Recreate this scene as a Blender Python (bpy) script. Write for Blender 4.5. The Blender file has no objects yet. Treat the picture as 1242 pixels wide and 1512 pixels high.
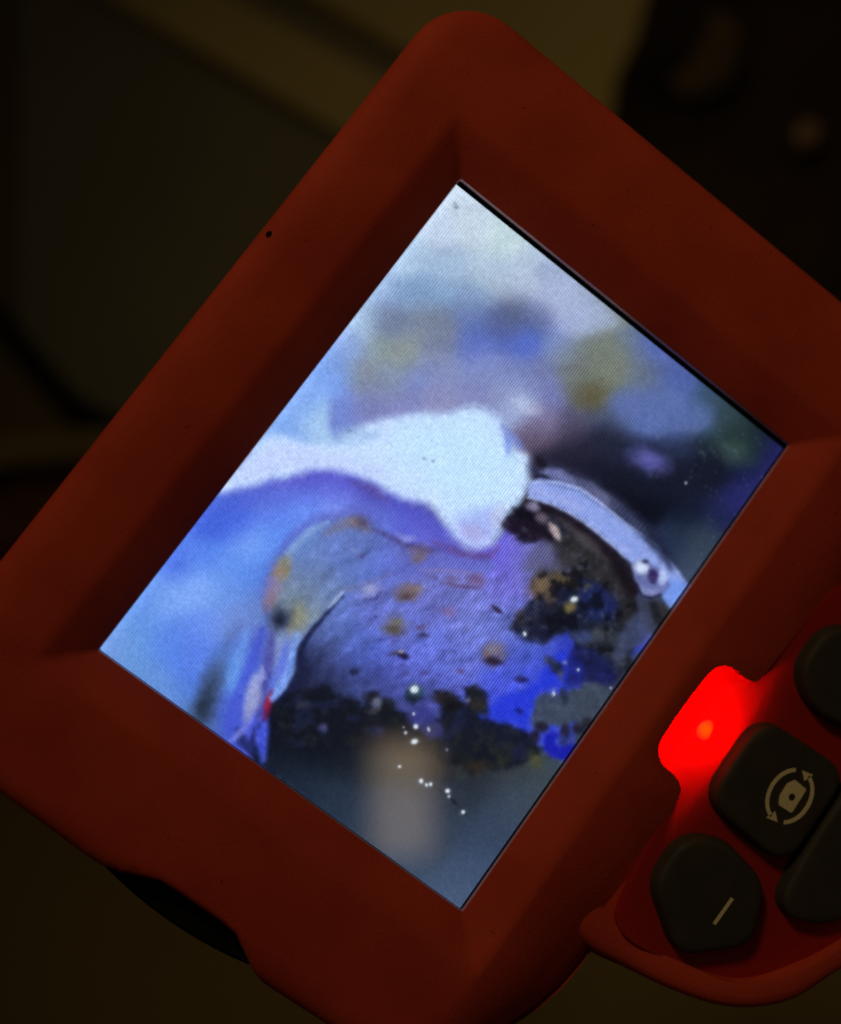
import bpy, bmesh, math, random
import numpy as np
from mathutils import Vector, Matrix

# ------------------------------------------------------------------ camera, world, light
# Everything is modelled in millimetres in the frame of the instrument's face
# (x right, y up the face, z out of the face) and scaled to metres.
MM = 0.001
S = bpy.context.scene
CAM_R = ((0.5912482, -0.7891406, 0.1663813),
         (-0.7974854, -0.6028120, -0.0251928),
         (0.1201773, -0.1177914, -0.9857396))      # rows: image right, image down, view direction
CAM_C = (-17.7428, 23.5290, 144.7862)
FPX, PW, PH = 1800.0, 1242.0, 1512.0

cd = bpy.data.cameras.new('camera')
cam = bpy.data.objects.new('camera', cd)
S.collection.objects.link(cam)
S.camera = cam
r = CAM_R
m = Matrix(((r[0][0], -r[1][0], -r[2][0], CAM_C[0] * MM),
            (r[0][1], -r[1][1], -r[2][1], CAM_C[1] * MM),
            (r[0][2], -r[1][2], -r[2][2], CAM_C[2] * MM),
            (0, 0, 0, 1)))
cam.matrix_world = m
cd.sensor_fit = 'HORIZONTAL'
cd.lens = 50.0
cd.sensor_width = 50.0 * PW / FPX
cd.clip_start = 0.005
cd.clip_end = 20.0
cd.dof.use_dof = True
cd.dof.focus_distance = 0.1455
cd.dof.aperture_fstop = 9.5

W = bpy.data.worlds.new("World")
S.world = W
W.use_nodes = True
W.node_tree.nodes['Background'].inputs[0].default_value = (1.0, 0.82, 0.62, 1)
W.node_tree.nodes['Background'].inputs[1].default_value = 0.011

S.view_settings.view_transform = 'Standard'
S.view_settings.look = 'None'
S.view_settings.exposure = 0
S.view_settings.gamma = 1
S.render.resolution_x, S.render.resolution_y = 841, 1024

def area(name, loc, target, sx, sy, power, col, up=None):
    ld = bpy.data.lights.new(name, 'AREA')
    ld.shape = 'RECTANGLE'
    ld.size, ld.size_y = sx * MM, sy * MM
    ld.energy = power
    ld.color = col
    o = bpy.data.objects.new(name, ld)
    S.collection.objects.link(o)
    z = (Vector(loc) - Vector(target)).normalized()
    y = Vector(up) if up else Vector((0, 0, 1))
    x = y.cross(z).normalized()
    y = z.cross(x)
    M = Matrix((x, y, z)).transposed().to_4x4()
    M.translation = Vector(loc) * MM
    o.matrix_world = M
    return o

# warm room lamp above and behind the top corner of the instrument
sd = bpy.data.lights.new('room_lamp', 'SPOT')
sd.energy = 2.85
sd.color = (1.0, 0.78, 0.50)
sd.spot_size = math.radians(66)
sd.spot_blend = 1.0
sd.shadow_soft_size = 0.06
so = bpy.data.objects.new('room_lamp', sd)
so.location = Vector((220, 500, 400)) * MM
so.rotation_euler = (Vector((90, -160, 0)) - Vector((220, 500, 400))).to_track_quat('-Z', 'Y').to_euler()
S.collection.objects.link(so)
# small dim lit doorway whose reflection lies in the glass of the display
area('doorway_light', (-118.0, -303.0, 1160.0), (-28.9, -12.9, -1.2), 64, 118, 0.066,
     (1.0, 0.80, 0.58), up=(0.797, 0.603, 0.025))
# the red status light under the keypad membrane
ld = bpy.data.lights.new('status_light', 'POINT')
ld.energy = 0.0085
ld.color = (1.0, 0.0, 0.0013)
ld.shadow_soft_size = 1.2 * MM
lo = bpy.data.objects.new('status_light', ld)
lo.location = Vector((0.3, -37.4, -2.7)) * MM
S.collection.objects.link(lo)

# ------------------------------------------------------------------ materials
def srgb(c):
    return tuple(((v / 255) / 12.92 if v / 255 <= 0.04045 else ((v / 255 + 0.055) / 1.055) ** 2.4) for v in c)

def mat(name, col, rough=0.5, spec=0.5, col2=None, nscale=400, bump=0.0, bscale=3000, bdist=0.05,
        wear=None, metal=0.0):
    """Principled material with two-tone noise colour, optional wear flecks and a fine grain bump."""
    M = bpy.data.materials.new(name)
    M.use_nodes = True
    nt = M.node_tree
    N, L = nt.nodes, nt.links
    b = N['Principled BSDF']
    b.inputs['Roughness'].default_value = rough
    b.inputs['Specular IOR Level'].default_value = spec
    b.inputs['Metallic'].default_value = metal
    tc = N.new('ShaderNodeTexCoord')
    n1 = N.new('ShaderNodeTexNoise'); n1.inputs['Scale'].default_value = nscale
    n1.inputs['Detail'].default_value = 6
    L.new(tc.outputs['Object'], n1.inputs['Vector'])
    mx = N.new('ShaderNodeMix'); mx.data_type = 'RGBA'
    mx.inputs['A'].default_value = (*col, 1)
    mx.inputs['B'].default_value = (*(col2 or tuple(v * 0.8 for v in col)), 1)
    rp = N.new('ShaderNodeMapRange')
    rp.inputs['From Min'].default_value = 0.35; rp.inputs['From Max'].default_value = 0.65
    L.new(n1.outputs['Fac'], rp.inputs['Value'])
    L.new(rp.outputs[0], mx.inputs['Factor'])
    last = mx.outputs['Result']
    if wear:
        n3 = N.new('ShaderNodeTexNoise'); n3.inputs['Scale'].default_value = wear[1]
        n3.inputs['Detail'].default_value = 8
        L.new(tc.outputs['Object'], n3.inputs['Vector'])
        r3 = N.new('ShaderNodeMapRange')
        r3.inputs['From Min'].default_value = wear[2]; r3.inputs['From Max'].default_value = wear[2] + 0.06
        L.new(n3.outputs['Fac'], r3.inputs['Value'])
        m3 = N.new('ShaderNodeMix'); m3.data_type = 'RGBA'
        L.new(r3.outputs[0], m3.inputs['Factor'])
        L.new(last, m3.inputs['A']); m3.inputs['B'].default_value = (*wear[0], 1)
        last = m3.outputs['Result']
    L.new(last, b.inputs['Base Color'])
    rr = N.new('ShaderNodeMapRange')
    rr.inputs['To Min'].default_value = max(rough - 0.08, 0.02); rr.inputs['To Max'].default_value = min(rough + 0.1, 1)
    L.new(n1.outputs['Fac'], rr.inputs['Value'])
    L.new(rr.outputs[0], b.inputs['Roughness'])
    if bump:
        n2 = N.new('ShaderNodeTexNoise'); n2.inputs['Scale'].default_value = bscale
        n2.inputs['Detail'].default_value = 3
        L.new(tc.outputs['Object'], n2.inputs['Vector'])
        bp = N.new('ShaderNodeBump'); bp.inputs['Strength'].default_value = bump
        bp.inputs['Distance'].default_value = bdist * MM
        L.new(n2.outputs['Fac'], bp.inputs['Height'])
        L.new(bp.outputs[0], b.inputs['Normal'])
    return M

M_SHELL = mat('orange_red_plastic', (0.59, 0.064, 0.022), 0.66, 0.08, (0.48, 0.049, 0.018), 90, 0.8, 2300, 0.07,
              wear=((0.30, 0.03, 0.012), 900, 0.70))
M_GASKET = mat('black_gasket_rubber', (0.012, 0.012, 0.016), 0.5, 0.3)
M_RUBBER = mat('dark_button_rubber', (0.050, 0.038, 0.020), 0.62, 0.25, (0.038, 0.030, 0.016), 300, 0.4, 4000, 0.05)
M_LEGEND = mat('beige_legend_print', (0.85, 0.70, 0.34), 0.6, 0.2, (0.74, 0.60, 0.29), 2500)
M_BLACK = mat('black_port_rubber', (0.008, 0.006, 0.006), 0.7, 0.2, None, 300, 0.4, 2000, 0.1)
M_LENS = mat('dark_chip', (0.02, 0.006, 0.006), 0.8, 0.1)
M_LIP_HIGHLIGHT = mat('pale_lip_highlight', (0.75, 0.42, 0.40), 0.4, 0.5)  # highlight on the screen lip, put into a pale colour
M_DUST = mat('pale_dust', (0.55, 0.53, 0.5), 0.9, 0.1)
M_BENCH = mat('olive_brown_bench', (0.24, 0.165, 0.050), 0.8, 0.1, (0.19, 0.13, 0.042), 8, 0.2, 200, 0.5)
M_OCHRE = mat('ochre_painted_metal', (0.58, 0.43, 0.13), 0.7, 0.15, (0.50, 0.37, 0.11), 12)
M_OLIVE = mat('grey_olive_panel', (0.27, 0.235, 0.125), 0.7, 0.15, (0.22, 0.19, 0.10), 10)
M_FABRIC = mat('black_cloth', (0.016, 0.011, 0.008), 0.95, 0.05, (0.050, 0.032, 0.016), 14, 0.5, 900, 0.6)
M_FOLD = mat('brown_cloth', (0.16, 0.10, 0.035), 0.95, 0.05, (0.11, 0.07, 0.028), 20)
M_BUTTON = mat('brown_button', (0.30, 0.17, 0.08), 0.5, 0.3)
M_CABLE = mat('black_cable_rubber', (0.004, 0.004, 0.005), 0.6, 0.2)
M_BATTEN = mat('pale_wood', (0.27, 0.19, 0.060), 0.8, 0.1, (0.22, 0.15, 0.045), 30)
M_RAG = mat('red_brown_cloth', (0.16, 0.055, 0.022), 0.95, 0.05, (0.10, 0.05, 0.018), 25, 0.5, 600, 0.8)

# keypad membrane: translucent red silicone
M_MEMB = bpy.data.materials.new('translucent_red_membrane'); M_MEMB.use_nodes = True
nt = M_MEMB.node_tree; N, L = nt.nodes, nt.links
b = N['Principled BSDF']
b.inputs['Roughness'].default_value = 0.42
b.inputs['Specular IOR Level'].default_value = 0.35
tc = N.new('ShaderNodeTexCoord')
n1 = N.new('ShaderNodeTexNoise'); n1.inputs['Scale'].default_value = 180; n1.inputs['Detail'].default_value = 5
L.new(tc.outputs['Object'], n1.inputs['Vector'])
mx = N.new('ShaderNodeMix'); mx.data_type = 'RGBA'
mx.inputs['A'].default_value = (0.62, 0.024, 0.012, 1); mx.inputs['B'].default_value = (0.52, 0.020, 0.010, 1)
L.new(n1.outputs['Fac'], mx.inputs['Factor']); L.new(mx.outputs['Result'], b.inputs['Base Color'])
tr = N.new('ShaderNodeBsdfTranslucent'); tr.inputs['Color'].default_value = (0.9, 0.02, 0.02, 1)
ms = N.new('ShaderNodeMixShader'); ms.inputs[0].default_value = 0.4
L.new(b.outputs[0], ms.inputs[1]); L.new(tr.outputs[0], ms.inputs[2])
L.new(ms.outputs[0], N['Material Output'].inputs['Surface'])

M_DIODE = bpy.data.materials.new('lit_diode'); M_DIODE.use_nodes = True
b = M_DIODE.node_tree.nodes['Principled BSDF']
b.inputs['Base Color'].default_value = (0.5, 0.02, 0.01, 1)
b.inputs['Emission Color'].default_value = (1.0, 0.045, 0.0, 1)
_nt = M_DIODE.node_tree
_tc = _nt.nodes.new('ShaderNodeTexCoord'); _mp = _nt.nodes.new('ShaderNodeMapping'); _gr = _nt.nodes.new('ShaderNodeTexGradient')
_mp.vector_type = 'POINT'; _mp.inputs['Location'].default_value = (0.05 / 1.5, 38.9 / 1.5, 0)
_mp.inputs['Scale'].default_value = (1000 / 1.5, 1000 / 1.5, 0.0)
_gr.gradient_type = 'SPHERICAL'
_nt.links.new(_tc.outputs['Object'], _mp.inputs['Vector']); _nt.links.new(_mp.outputs[0], _gr.inputs[0])
_cr = _nt.nodes.new('ShaderNodeValToRGB')
_cr.color_ramp.elements[0].position = 0.05; _cr.color_ramp.elements[0].color = (1.0, 0.0, 0.004, 1)
_cr.color_ramp.elements[1].position = 0.75; _cr.color_ramp.elements[1].color = (1.0, 0.075, 0.0, 1)
_nt.links.new(_gr.outputs['Fac'], _cr.inputs[0]); _nt.links.new(_cr.outputs[0], b.inputs['Emission Color'])
b.inputs['Emission Strength'].default_value = 1.05

# ------------------------------------------------------------------ object helpers
def link_mesh(name, verts, faces, material, parent=None, smooth=True, label=None, cat=None, kind=None, autosharp=None):
    me = bpy.data.meshes.new(name)
    me.from_pydata([(v[0] * MM, v[1] * MM, v[2] * MM) for v in verts], [], faces)
    me.validate(); me.update()
    me.materials.append(material)
    if smooth:
        me.polygons.foreach_set('use_smooth', [True] * len(me.polygons))
        if autosharp:
            me.set_sharp_from_angle(angle=math.radians(autosharp))
    o = bpy.data.objects.new(name, me)
    S.collection.objects.link(o)
    if parent: o.parent = parent
    if label: o['label'] = label
    if cat: o['category'] = cat
    if kind: o['kind'] = kind
    return o

def loops_mesh(loops, cap_last=True, cap_first=False):
    """Quad strips between equal-length closed loops of 3-D points."""
    n = len(loops[0]); V = [p for l in loops for p in l]; F = []
    for k in range(len(loops) - 1):
        a, b_ = k * n, (k + 1) * n
        for i in range(n):
            j = (i + 1) % n
            F.append((a + i, a + j, b_ + j, b_ + i))
    def cap(k, rev):
        a = k * n
        c = tuple(sum(V[a + i][q] for i in range(n)) / n for q in range(3))
        V.append(c); ci = len(V) - 1
        for i in range(n):
            j = (i + 1) % n
            F.append((a + j, a + i, ci) if rev else (a + i, a + j, ci))
    if cap_last: cap(len(loops) - 1, False)
    if cap_first: cap(0, True)
    return V, F

def rrect(x0, x1, y0, y1, rads, k=10, m=26):
    """Rounded rectangle with a fixed number of points: k per corner arc, m per side."""
    P = []
    if not hasattr(rads, '__len__'): rads = (rads,) * 4
    cs = [(x1, y1, 0, rads[0]), (x0, y1, 90, rads[1]), (x0, y0, 180, rads[2]), (x1, y0, 270, rads[3])]
    arcs = []
    for (x, y, a0, rr) in cs:
        cx = x - rr if x == x1 else x + rr
        cy = y - rr if y == y1 else y + rr
        arcs.append([(cx + rr * math.cos(math.radians(a0 + 90 * i / (k - 1))),
                      cy + rr * math.sin(math.radians(a0 + 90 * i / (k - 1)))) for i in range(k)])
    for q in range(4):
        P += arcs[q]
        a, b_ = arcs[q][-1], arcs[(q + 1) % 4][0]
        P += [(a[0] + (b_[0] - a[0]) * i / m, a[1] + (b_[1] - a[1]) * i / m) for i in range(1, m)]
    return P

def catmull(P, n=6):
    out = []; L_ = len(P)
    for i in range(L_):
        p0, p1, p2, p3 = (P[(i + q) % L_] for q in (-1, 0, 1, 2))
        for s in range(n):
            t = s / n
            out.append(tuple(0.5 * (2 * p1[c] + (p2[c] - p0[c]) * t + (2 * p0[c] - 5 * p1[c] + 4 * p2[c] - p3[c]) * t * t
                             + (3 * p1[c] - p0[c] - 3 * p2[c] + p3[c]) * t ** 3) for c in (0, 1)))
    return out

def ccw(P):
    a = sum(P[i][0] * P[(i + 1) % len(P)][1] - P[(i + 1) % len(P)][0] * P[i][1] for i in range(len(P)))
    return P if a > 0 else P[::-1]

def offset(P, d):
    """Move every point of a ccw loop inward by d along the local normal (smoothed)."""
    n = len(P); out = []
    for i in range(n):
        a, b_ = P[(i - 2) % n], P[(i + 2) % n]
        tx, ty = b_[0] - a[0], b_[1] - a[1]
        l = math.hypot(tx, ty) or 1
        out.append((P[i][0] - ty / l * d, P[i][1] + tx / l * d))
    return out

def smst(a, b_, x):
    t = min(max((x - a) / (b_ - a), 0), 1)
    return t * t * (3 - 2 * t)

def lift(P, z): return [(p[0], p[1], z(p[0], p[1]) if callable(z) else z) for p in P]

# ------------------------------------------------------------------ the inspection camera
root = bpy.data.objects.new('inspection_camera', None)
root.empty_display_size = 0.02
root.location = (0, 0, 0)
root['label'] = 'orange-red handheld inspection camera with lit screen, red status light and dark rubber buttons'
root['category'] = 'inspection camera'
S.collection.objects.link(root)

LX, LY = 35.5, 26.7                      # half size of the opening over the display
NOTCH = (-9.5, 12.5)
def notch(y):                            # recess in the left flank for the port cover
    return 2.7 * smst(NOTCH[0] - 1.5, NOTCH[0] + 5.0, y) * (1 - smst(NOTCH[1] - 8.5, NOTCH[1] + 0.5, y)) 
def bow(x, y):                           # the flanks are slightly bowed
    if x < -40: return x - 0.9 * math.exp(-((y + 6) / 22) ** 2)
    return x
def slope(x, y): return (2.6 + 2.8 * smst(5, 42, -x)) * smst(31.0, 43.5, -y)
def head_loop(d, z, cut=False):
    P = rrect(-54.7 + d, 54.6 - d, -44.6 + d, 41.7 - d, (max(8.5 - d, 1.5), max(8.5 - d, 1.5), max(22 - d, 2), max(15 - d, 2)))
    out = []
    for (x, y) in P:
        zz = z - (slope(x, y) if z > 0.2 else slope(x, y) * 0.6)
        x2 = bow(x, y)
        if cut and x < -45: x2 = max(x2, -54.7 + notch(y) - 0.3 + d * 0.25) if notch(y) > 0.02 else x2
        out.append((x2, y, zz))
    return out
Lp = []
Lp.append(lift(rrect(-LX, LX, -LY, LY, 0.25), -0.35))
Lp.append(lift(rrect(-LX - .05, LX + .05, -LY - .05, LY + .05, 0.3), -0.12))
Lp.append(lift(rrect(-LX - .20, LX + .20, -LY - .20, LY + .20, 0.4), 0.02))
Lp.append(lift(rrect(-LX - .5, LX + .5, -LY - .5, LY + .5, 0.5), 0.18))
for t in (0.25, 0.5, 0.75, 0.93):
    Lp.append(lift(rrect(-LX - 4.6 * t, LX + 4.6 * t, -LY - 4.6 * t, LY + 4.6 * t, 0.5 + 0.5 * t), 0.1 + 2.45 * t))
Lp.append(lift(rrect(-LX - 4.9, LX + 4.9, -LY - 4.9, LY + 4.9, 1.2), 2.60))
Lp.append(lift(rrect(-LX - 5.6, LX + 5.6, -LY - 5.6, LY + 5.6, 1.6), 2.68))
for d, z in ((4.4, 2.68), (3.2, 2.5), (2.0, 2.2), (1.2, 1.75), (0.6, 1.1), (0.25, 0.3), (0.06, -0.8),
             (0, -2.4), (0.0, -6), (0.2, -10), (0.8, -14), (2.2, -16.5), (4.5, -17.8)):
    Lp.append(head_loop(d, z, cut=(z > -13)))
Vh, Fh = loops_mesh(Lp, cap_last=False)
# back cap (a shallow dome)
nL = len(Lp[0]); base = (len(Lp) - 1) * nL
Vh.append((0, 0, -18.6)); ci = len(Vh) - 1
Fh += [(base + i, base + (i + 1) % nL, ci) for i in range(nL)]
# inner shelf behind the opening so the shell is closed
Vh_in = lift(rrect(-LX + 0, LX - 0, -LY + 0, LY - 0, 0.25), -2.2)
b0 = len(Vh); Vh += Vh_in
Fh += [(b0 + i, b0 + (i + 1) % nL, (i + 1) % nL, i) for i in range(nL)]
Vh.append((0, 0, -2.2)); ci = len(Vh) - 1
Fh += [(b0 + (i + 1) % nL, b0 + i, ci) for i in range(nL)]

# keypad neck with its raised rim
half_out = [(0.2, -77.0), (-8.0, -74.4), (-14.55, -70.8), (-20.3, -68.1), (-24.0, -64.6), (-26.8, -60.0), (-28.8, -54.0),
            (-29.9, -48.4), (-30.6, -43.6), (-29.4, -39.0), (-25.5, -35.0), (-14.0, -33.0)]
out_poly = half_out + [(0.2, -33.0)] + [(0.4 - x, y) for x, y in half_out[::-1][:-1]]
neck_out = ccw(catmull(out_poly, 6))
half_in = [(0.2, -72.6), (-6.0, -71.0), (-11.9, -68.6), (-15.7, -66.6), (-20.75, -62.8), (-23.4, -58.9), (-24.9, -53.4),
           (-26.2, -47.5), (-25.6, -43.9), (-23.0, -42.6), (-17.2, -41.7), (-10.2, -41.1), (-7.9, -40.4)]
led_in = [(-7.1, -38.6), (-6.9, -36.0), (-5.6, -34.3), (-3.2, -33.9), (4.6, -34.1), (6.9, -34.8), (8.0, -36.6), (8.1, -39.0), (8.5, -40.6)]
in_poly = half_in + led_in + [(0.4 - x, y) for x, y in half_in[::-1][1:-1]]
neck_in = ccw(catmull(in_poly, 5))

def rimz(x, y, z): return z - 3.4 * (1 - smst(44.0, 63.0, -y))
NL = []
for d, z in ((5.0, 1.9), (4.2, 2.2), (3.4, 2.35), (2.2, 2.4), (1.3, 2.25), (0.7, 1.8), (0.3, 1.0), (0.05, -0.3), (0.0, -3),
             (0.0, -9), (0.6, -13), (2.2, -15.5)):
    NL.append([(p[0], p[1], rimz(p[0], p[1], z) if z > -2 else z) for p in offset(neck_out, d)])
n_ = len(NL[0])
Vn, Fn = loops_mesh(NL, cap_last=True)
V0 = len(Vn); Vn.append((0.2, -52, 1.0)); Fn += [((i + 1) % n_, i, V0) for i in range(n_)]

# grip below the keypad (runs out of the picture)
GL = []
for y, w, zt, zb in ((-66, 13.0, -0.2, -15), (-76, 13.5, 0.6, -18), (-90, 14.0, 0.4, -22), (-120, 15.0, -1.0, -24), (-150, 15.5, -3, -25), (-166, 15, -5, -24), (-172, 12, -8, -21)):
    ring = []
    for i in range(28):
        a = 2 * math.pi * i / 28
        ca, sa = math.cos(a), math.sin(a)
        ring.append((0.2 + w * math.copysign(abs(ca) ** 0.6, ca), y, (zt + zb) / 2 + (zt - zb) / 2 * math.copysign(abs(sa) ** 0.6, sa)))
    GL.append(ring)
Vg, Fg = loops_mesh(GL, cap_last=True, cap_first=True)

def fixn(o):
    bm = bmesh.new(); bm.from_mesh(o.data)
    bmesh.ops.recalc_face_normals(bm, faces=bm.faces)
    bm.to_mesh(o.data); bm.free()

def cut_mesh(V, F, cutter_poly, z0, z1):
    """Cut a well of the given outline out of a closed mesh and return verts and faces."""
    a = link_mesh('work_piece', V, F, M_SHELL); fixn(a)
    cv, cf = loops_mesh([lift(cutter_poly, z1), lift(cutter_poly, z0)], True, True)
    c = link_mesh('work_cutter', cv, cf, M_SHELL); fixn(c)
    md = a.modifiers.new('cut', 'BOOLEAN'); md.operation = 'DIFFERENCE'; md.object = c; md.solver = 'EXACT'
    dg = bpy.context.evaluated_depsgraph_get()
    ev = a.evaluated_get(dg); me = ev.to_mesh()
    vv = [(v.co.x / MM, v.co.y / MM, v.co.z / MM) for v in me.vertices]
    ff = [tuple(p.vertices) for p in me.polygons]
    ev.to_mesh_clear()
    bpy.data.objects.remove(a); bpy.data.objects.remove(c)
    return vv, ff

Vh, Fh = cut_mesh(Vh, Fh, neck_in, -4.6, 9.0)
Vn, Fn = cut_mesh(Vn, Fn, neck_in, -4.61, 9.0)
V = list(Vh); F = list(Fh)
o1 = len(V); V += Vn; F += [tuple(i + o1 for i in f) for f in Fn]
o2 = len(V); V += Vg; F += [tuple(i + o2 for i in f) for f in Fg]
shell = link_mesh('housing', V, F, M_SHELL, root, autosharp=38)

# black gasket between housing and display
GK = [lift(rrect(-LX - .3, LX + .3, -LY - .3, LY + .3, 0.3), -0.58), lift(rrect(-LX, LX, -LY, LY, 0.25), -0.34),
      lift(rrect(-LX + .04, LX - .04, -LY + .04, LY - .04, 0.25), -0.5), lift(rrect(-LX + .04, LX - .04, -LY + .04, LY - .04, 0.25), -1.25)]
GK[1:] = [lift(rrect(-LX + .035, LX - .035, -LY + .035, LY - .035, 0.25), -0.6), lift(rrect(-LX + .04, LX - .04, -LY + .04, LY - .04, 0.25), -0.7),
          lift(rrect(-LX + .04, LX - .04, -LY + .04, LY - .04, 0.25), -1.25)]
tv, tf = loops_mesh([lift(rrect(-LX + .03, LX - .03, -LY + .03, LY - .03, 0.25), -0.62), lift(rrect(-LX - .04, LX + .04, -LY - .04, LY + .04, 0.25), -0.10)], False)  # added pale strip: the glint of screen light on the housing lip
link_mesh('lip_highlight', tv, tf, M_LIP_HIGHLIGHT, root, smooth=False, label='pale strip standing in for the highlight on the lip round the screen')
gv, gf = loops_mesh(GK, cap_last=False)
link_mesh('gasket', gv, gf, M_GASKET, root, smooth=False)

# port cover in the left flank
pc = []
for d, z in ((3.5, -1.0), (1.2, -1.0), (0.5, -1.4), (0, -2.2), (0, -9), (0.6, -10)):
    ring = []
    for i in range(40):
        t = i / 40
        if t < 0.5:
            y = NOTCH[1] + 0.2 - (NOTCH[1] - NOTCH[0] + 1.4) * (t / 0.5)
            u = math.sin(math.pi * (t / 0.5))
            x = -54.9 - 1.35 * u ** 0.8 + d * 0.8 * u ** 0.3
        else:
            y = NOTCH[0] - 1.2 + (NOTCH[1] - NOTCH[0] + 1.4) * ((t - 0.5) / 0.5)
            x = -49.5
        ring.append((x, y, z))
    pc.append(ring)
pv, pf = loops_mesh(pc, True, True)
o = link_mesh('port_cover', pv, pf, M_BLACK, root, autosharp=40); fixn(o)

# keypad membrane (sheet with a turned-down rim) and the diode seen through it
bm = bmesh.new()
mp = offset(neck_in, -0.25)
vs = [bm.verts.new((x * MM, y * MM, 0.0)) for x, y in mp]
f = bm.faces.new(vs)
bmesh.ops.triangulate(bm, faces=[f])
bmesh.ops.subdivide_edges(bm, edges=[e for e in bm.edges if e.calc_length() > 3 * MM], cuts=3, use_grid_fill=True)
def membz(x, y):
    g = 0.9 * smst(64, 71, -y) * math.exp(-((x - 0.2) / 14) ** 2)
    return -0.1 + g
for v in bm.verts: v.co.z = membz(v.co.x / MM, v.co.y / MM) * MM
edge = [e for e in bm.edges if e.is_boundary]
ex = bmesh.ops.extrude_edge_only(bm, edges=edge)
for g in ex['geom']:
    if isinstance(g, bmesh.types.BMVert): g.co.z = -1.0 * MM
bmesh.ops.recalc_face_normals(bm, faces=bm.faces)
me = bpy.data.meshes.new('membrane'); bm.to_mesh(me); bm.free(); me.materials.append(M_MEMB)
o = bpy.data.objects.new('keypad_membrane', me); S.collection.objects.link(o); o.parent = root

dp = ccw(catmull([(-0.9, -39.6), (-1.2, -38.7), (-0.5, -38.1), (0.5, -38.2), (1.1, -38.9), (0.4, -39.5)], 4))
dp = [(x * 1.25 - 0.05, (y + 38.9) * 1.2 - 38.9) for x, y in dp]
dv, df = loops_mesh([lift(dp, -0.15), lift(dp, -0.05), lift(offset(dp, 0.25), 0.08)], True, True)
link_mesh('diode', dv, df, M_DIODE, root, label='glowing orange-red point in the middle of the red status light')

pv, pf = loops_mesh([lift(offset(neck_in, -0.2), -4.55), lift(offset(neck_in, 0.1), -4.2), lift(offset(neck_in, 0.3), -4.1)], True)  # unseen black floor added under the membrane to stop red bounce light
link_mesh('bounce_blocker', pv, pf, M_GASKET, root, smooth=False)

bv, bf = loops_mesh([lift([(-13, -40.9), (-13, -42.6), (13.4, -42.6), (13.4, -40.9), (9.6, -41.6), (-9.2, -41.6)], z) for z in (-4.5, -0.95)], True, True)  # hidden black wall added to keep the status light off the keys
link_mesh('light_baffle', bv, bf, M_GASKET, root, smooth=False)

def rounded(Vs, rad, k=7):
    Vs = ccw(Vs); out = []; n = len(Vs)
    for i in range(n):
        p, a, b_ = Vector(Vs[i]), Vector(Vs[i - 1]), Vector(Vs[(i + 1) % n])
        u, w = (a - p).normalized(), (b_ - p).normalized()
        rr_ = rad[i % len(rad)] if hasattr(rad, '__len__') else rad
        A_, B_ = p + u * rr_, p + w * rr_
        for q in range(k + 1):
            t = q / k
            out.append(tuple(A_ * (1 - t) ** 2 + p * 2 * t * (1 - t) + B_ * t * t))
        mid = (B_ + (b_ + (p - b_).normalized() * rr_)) / 2
        out.append(tuple(B_ * .5 + mid * .5)); out.append(tuple(mid))
    return out
# rubber buttons
def button(poly, z0=-0.3, top=2.4, label=None, raw=False):
    P = ccw(poly if raw else catmull(poly, 6))
    cx = sum(p[0] for p in P) / len(P); cy = sum(p[1] for p in P) / len(P)
    def sc(k): return [(cx + (x - cx) * k, cy + (y - cy) * k) for x, y in P]
    LL = [lift(offset(P, -0.25), z0), lift(offset(P, -0.1), 0.6), lift(P, 1.5), lift(offset(P, 0.1), 1.85), lift(offset(P, 0.3), 2.08),
          lift(offset(P, 0.65), 2.22), lift(offset(P, 1.1), 2.27)]
    LL += [lift([(cx + (x - cx) * k, cy + (y - cy) * k) for x, y in offset(P, 1.1)], 2.25 + 0.12 * (1 - k)) for k in (0.75, 0.4)]
    v, f_ = loops_mesh(LL, True)
    return link_mesh('button', v, f_, M_RUBBER, root, label=label)

b_rot = button(rounded([(5.4, -43.2), (6.5, -57.0), (-8.1, -56.9), (-7.3, -43.3)], 3.9), raw=True,
               label='dark rubber button printed with a camera inside two turning arrows')
minus_poly = [(-13.0, -44.4), (-10.9, -46.0), (-10.2, -49.0), (-10.5, -53.5), (-12.3, -57.0), (-15.0, -57.9), (-18.4, -57.6), (-21.9, -54.8), (-23.4, -51.7),
              (-22.9, -48.4), (-20.3, -45.4), (-16.6, -44.2)]
minus_v = [(-13.2, -43.0), (-9.6, -47.5), (-10.0, -54.6), (-13.4, -58.1), (-21.0, -57.8), (-24.3, -50.6), (-19.6, -43.6)]
minus_v = [(-12.6, -43.5), (-9.6, -48.2), (-10.9, -55.9), (-18.2, -58.9), (-24.6, -51.6), (-19.3, -43.6)]
b_min = button(rounded(minus_v, 2.6), raw=True, label='dark five-sided rubber button printed with a minus bar')
b_plus = button(rounded([(0.2 - x, y) for x, y in minus_v], 2.6), raw=True, label='dark rubber button cut off by the right edge of the picture')
right_half = [(0.2, -57.7), (-7.1, -58.0), (-11.0, -58.7), (-12.4, -60.6), (-12.0, -62.8), (-10.4, -65.6), (-7.5, -67.6), (-3.5, -68.8)]
b_low = button(right_half + [(0.2, -69.2)] + [(0.4 - x, y) for x, y in right_half[::-1][:-1]],
               label='wide dark rubber button below the camera button, cut off by the picture edge')

def flat_print(name, polys, z, parent, th=0.06):
    V, F = [], []
    for P in polys:
        P = ccw(P); n = len(P); b0 = len(V)
        V += lift(P, z) + lift(P, z - 0.5)
        F.append(tuple(b0 + i for i in range(n)))
        F += [(b0 + i, b0 + n + i, b0 + n + (i + 1) % n, b0 + (i + 1) % n) for i in range(n)]
    return link_mesh(name, V, F, M_LEGEND, parent, smooth=False)
TOPZ = 2.39
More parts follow.
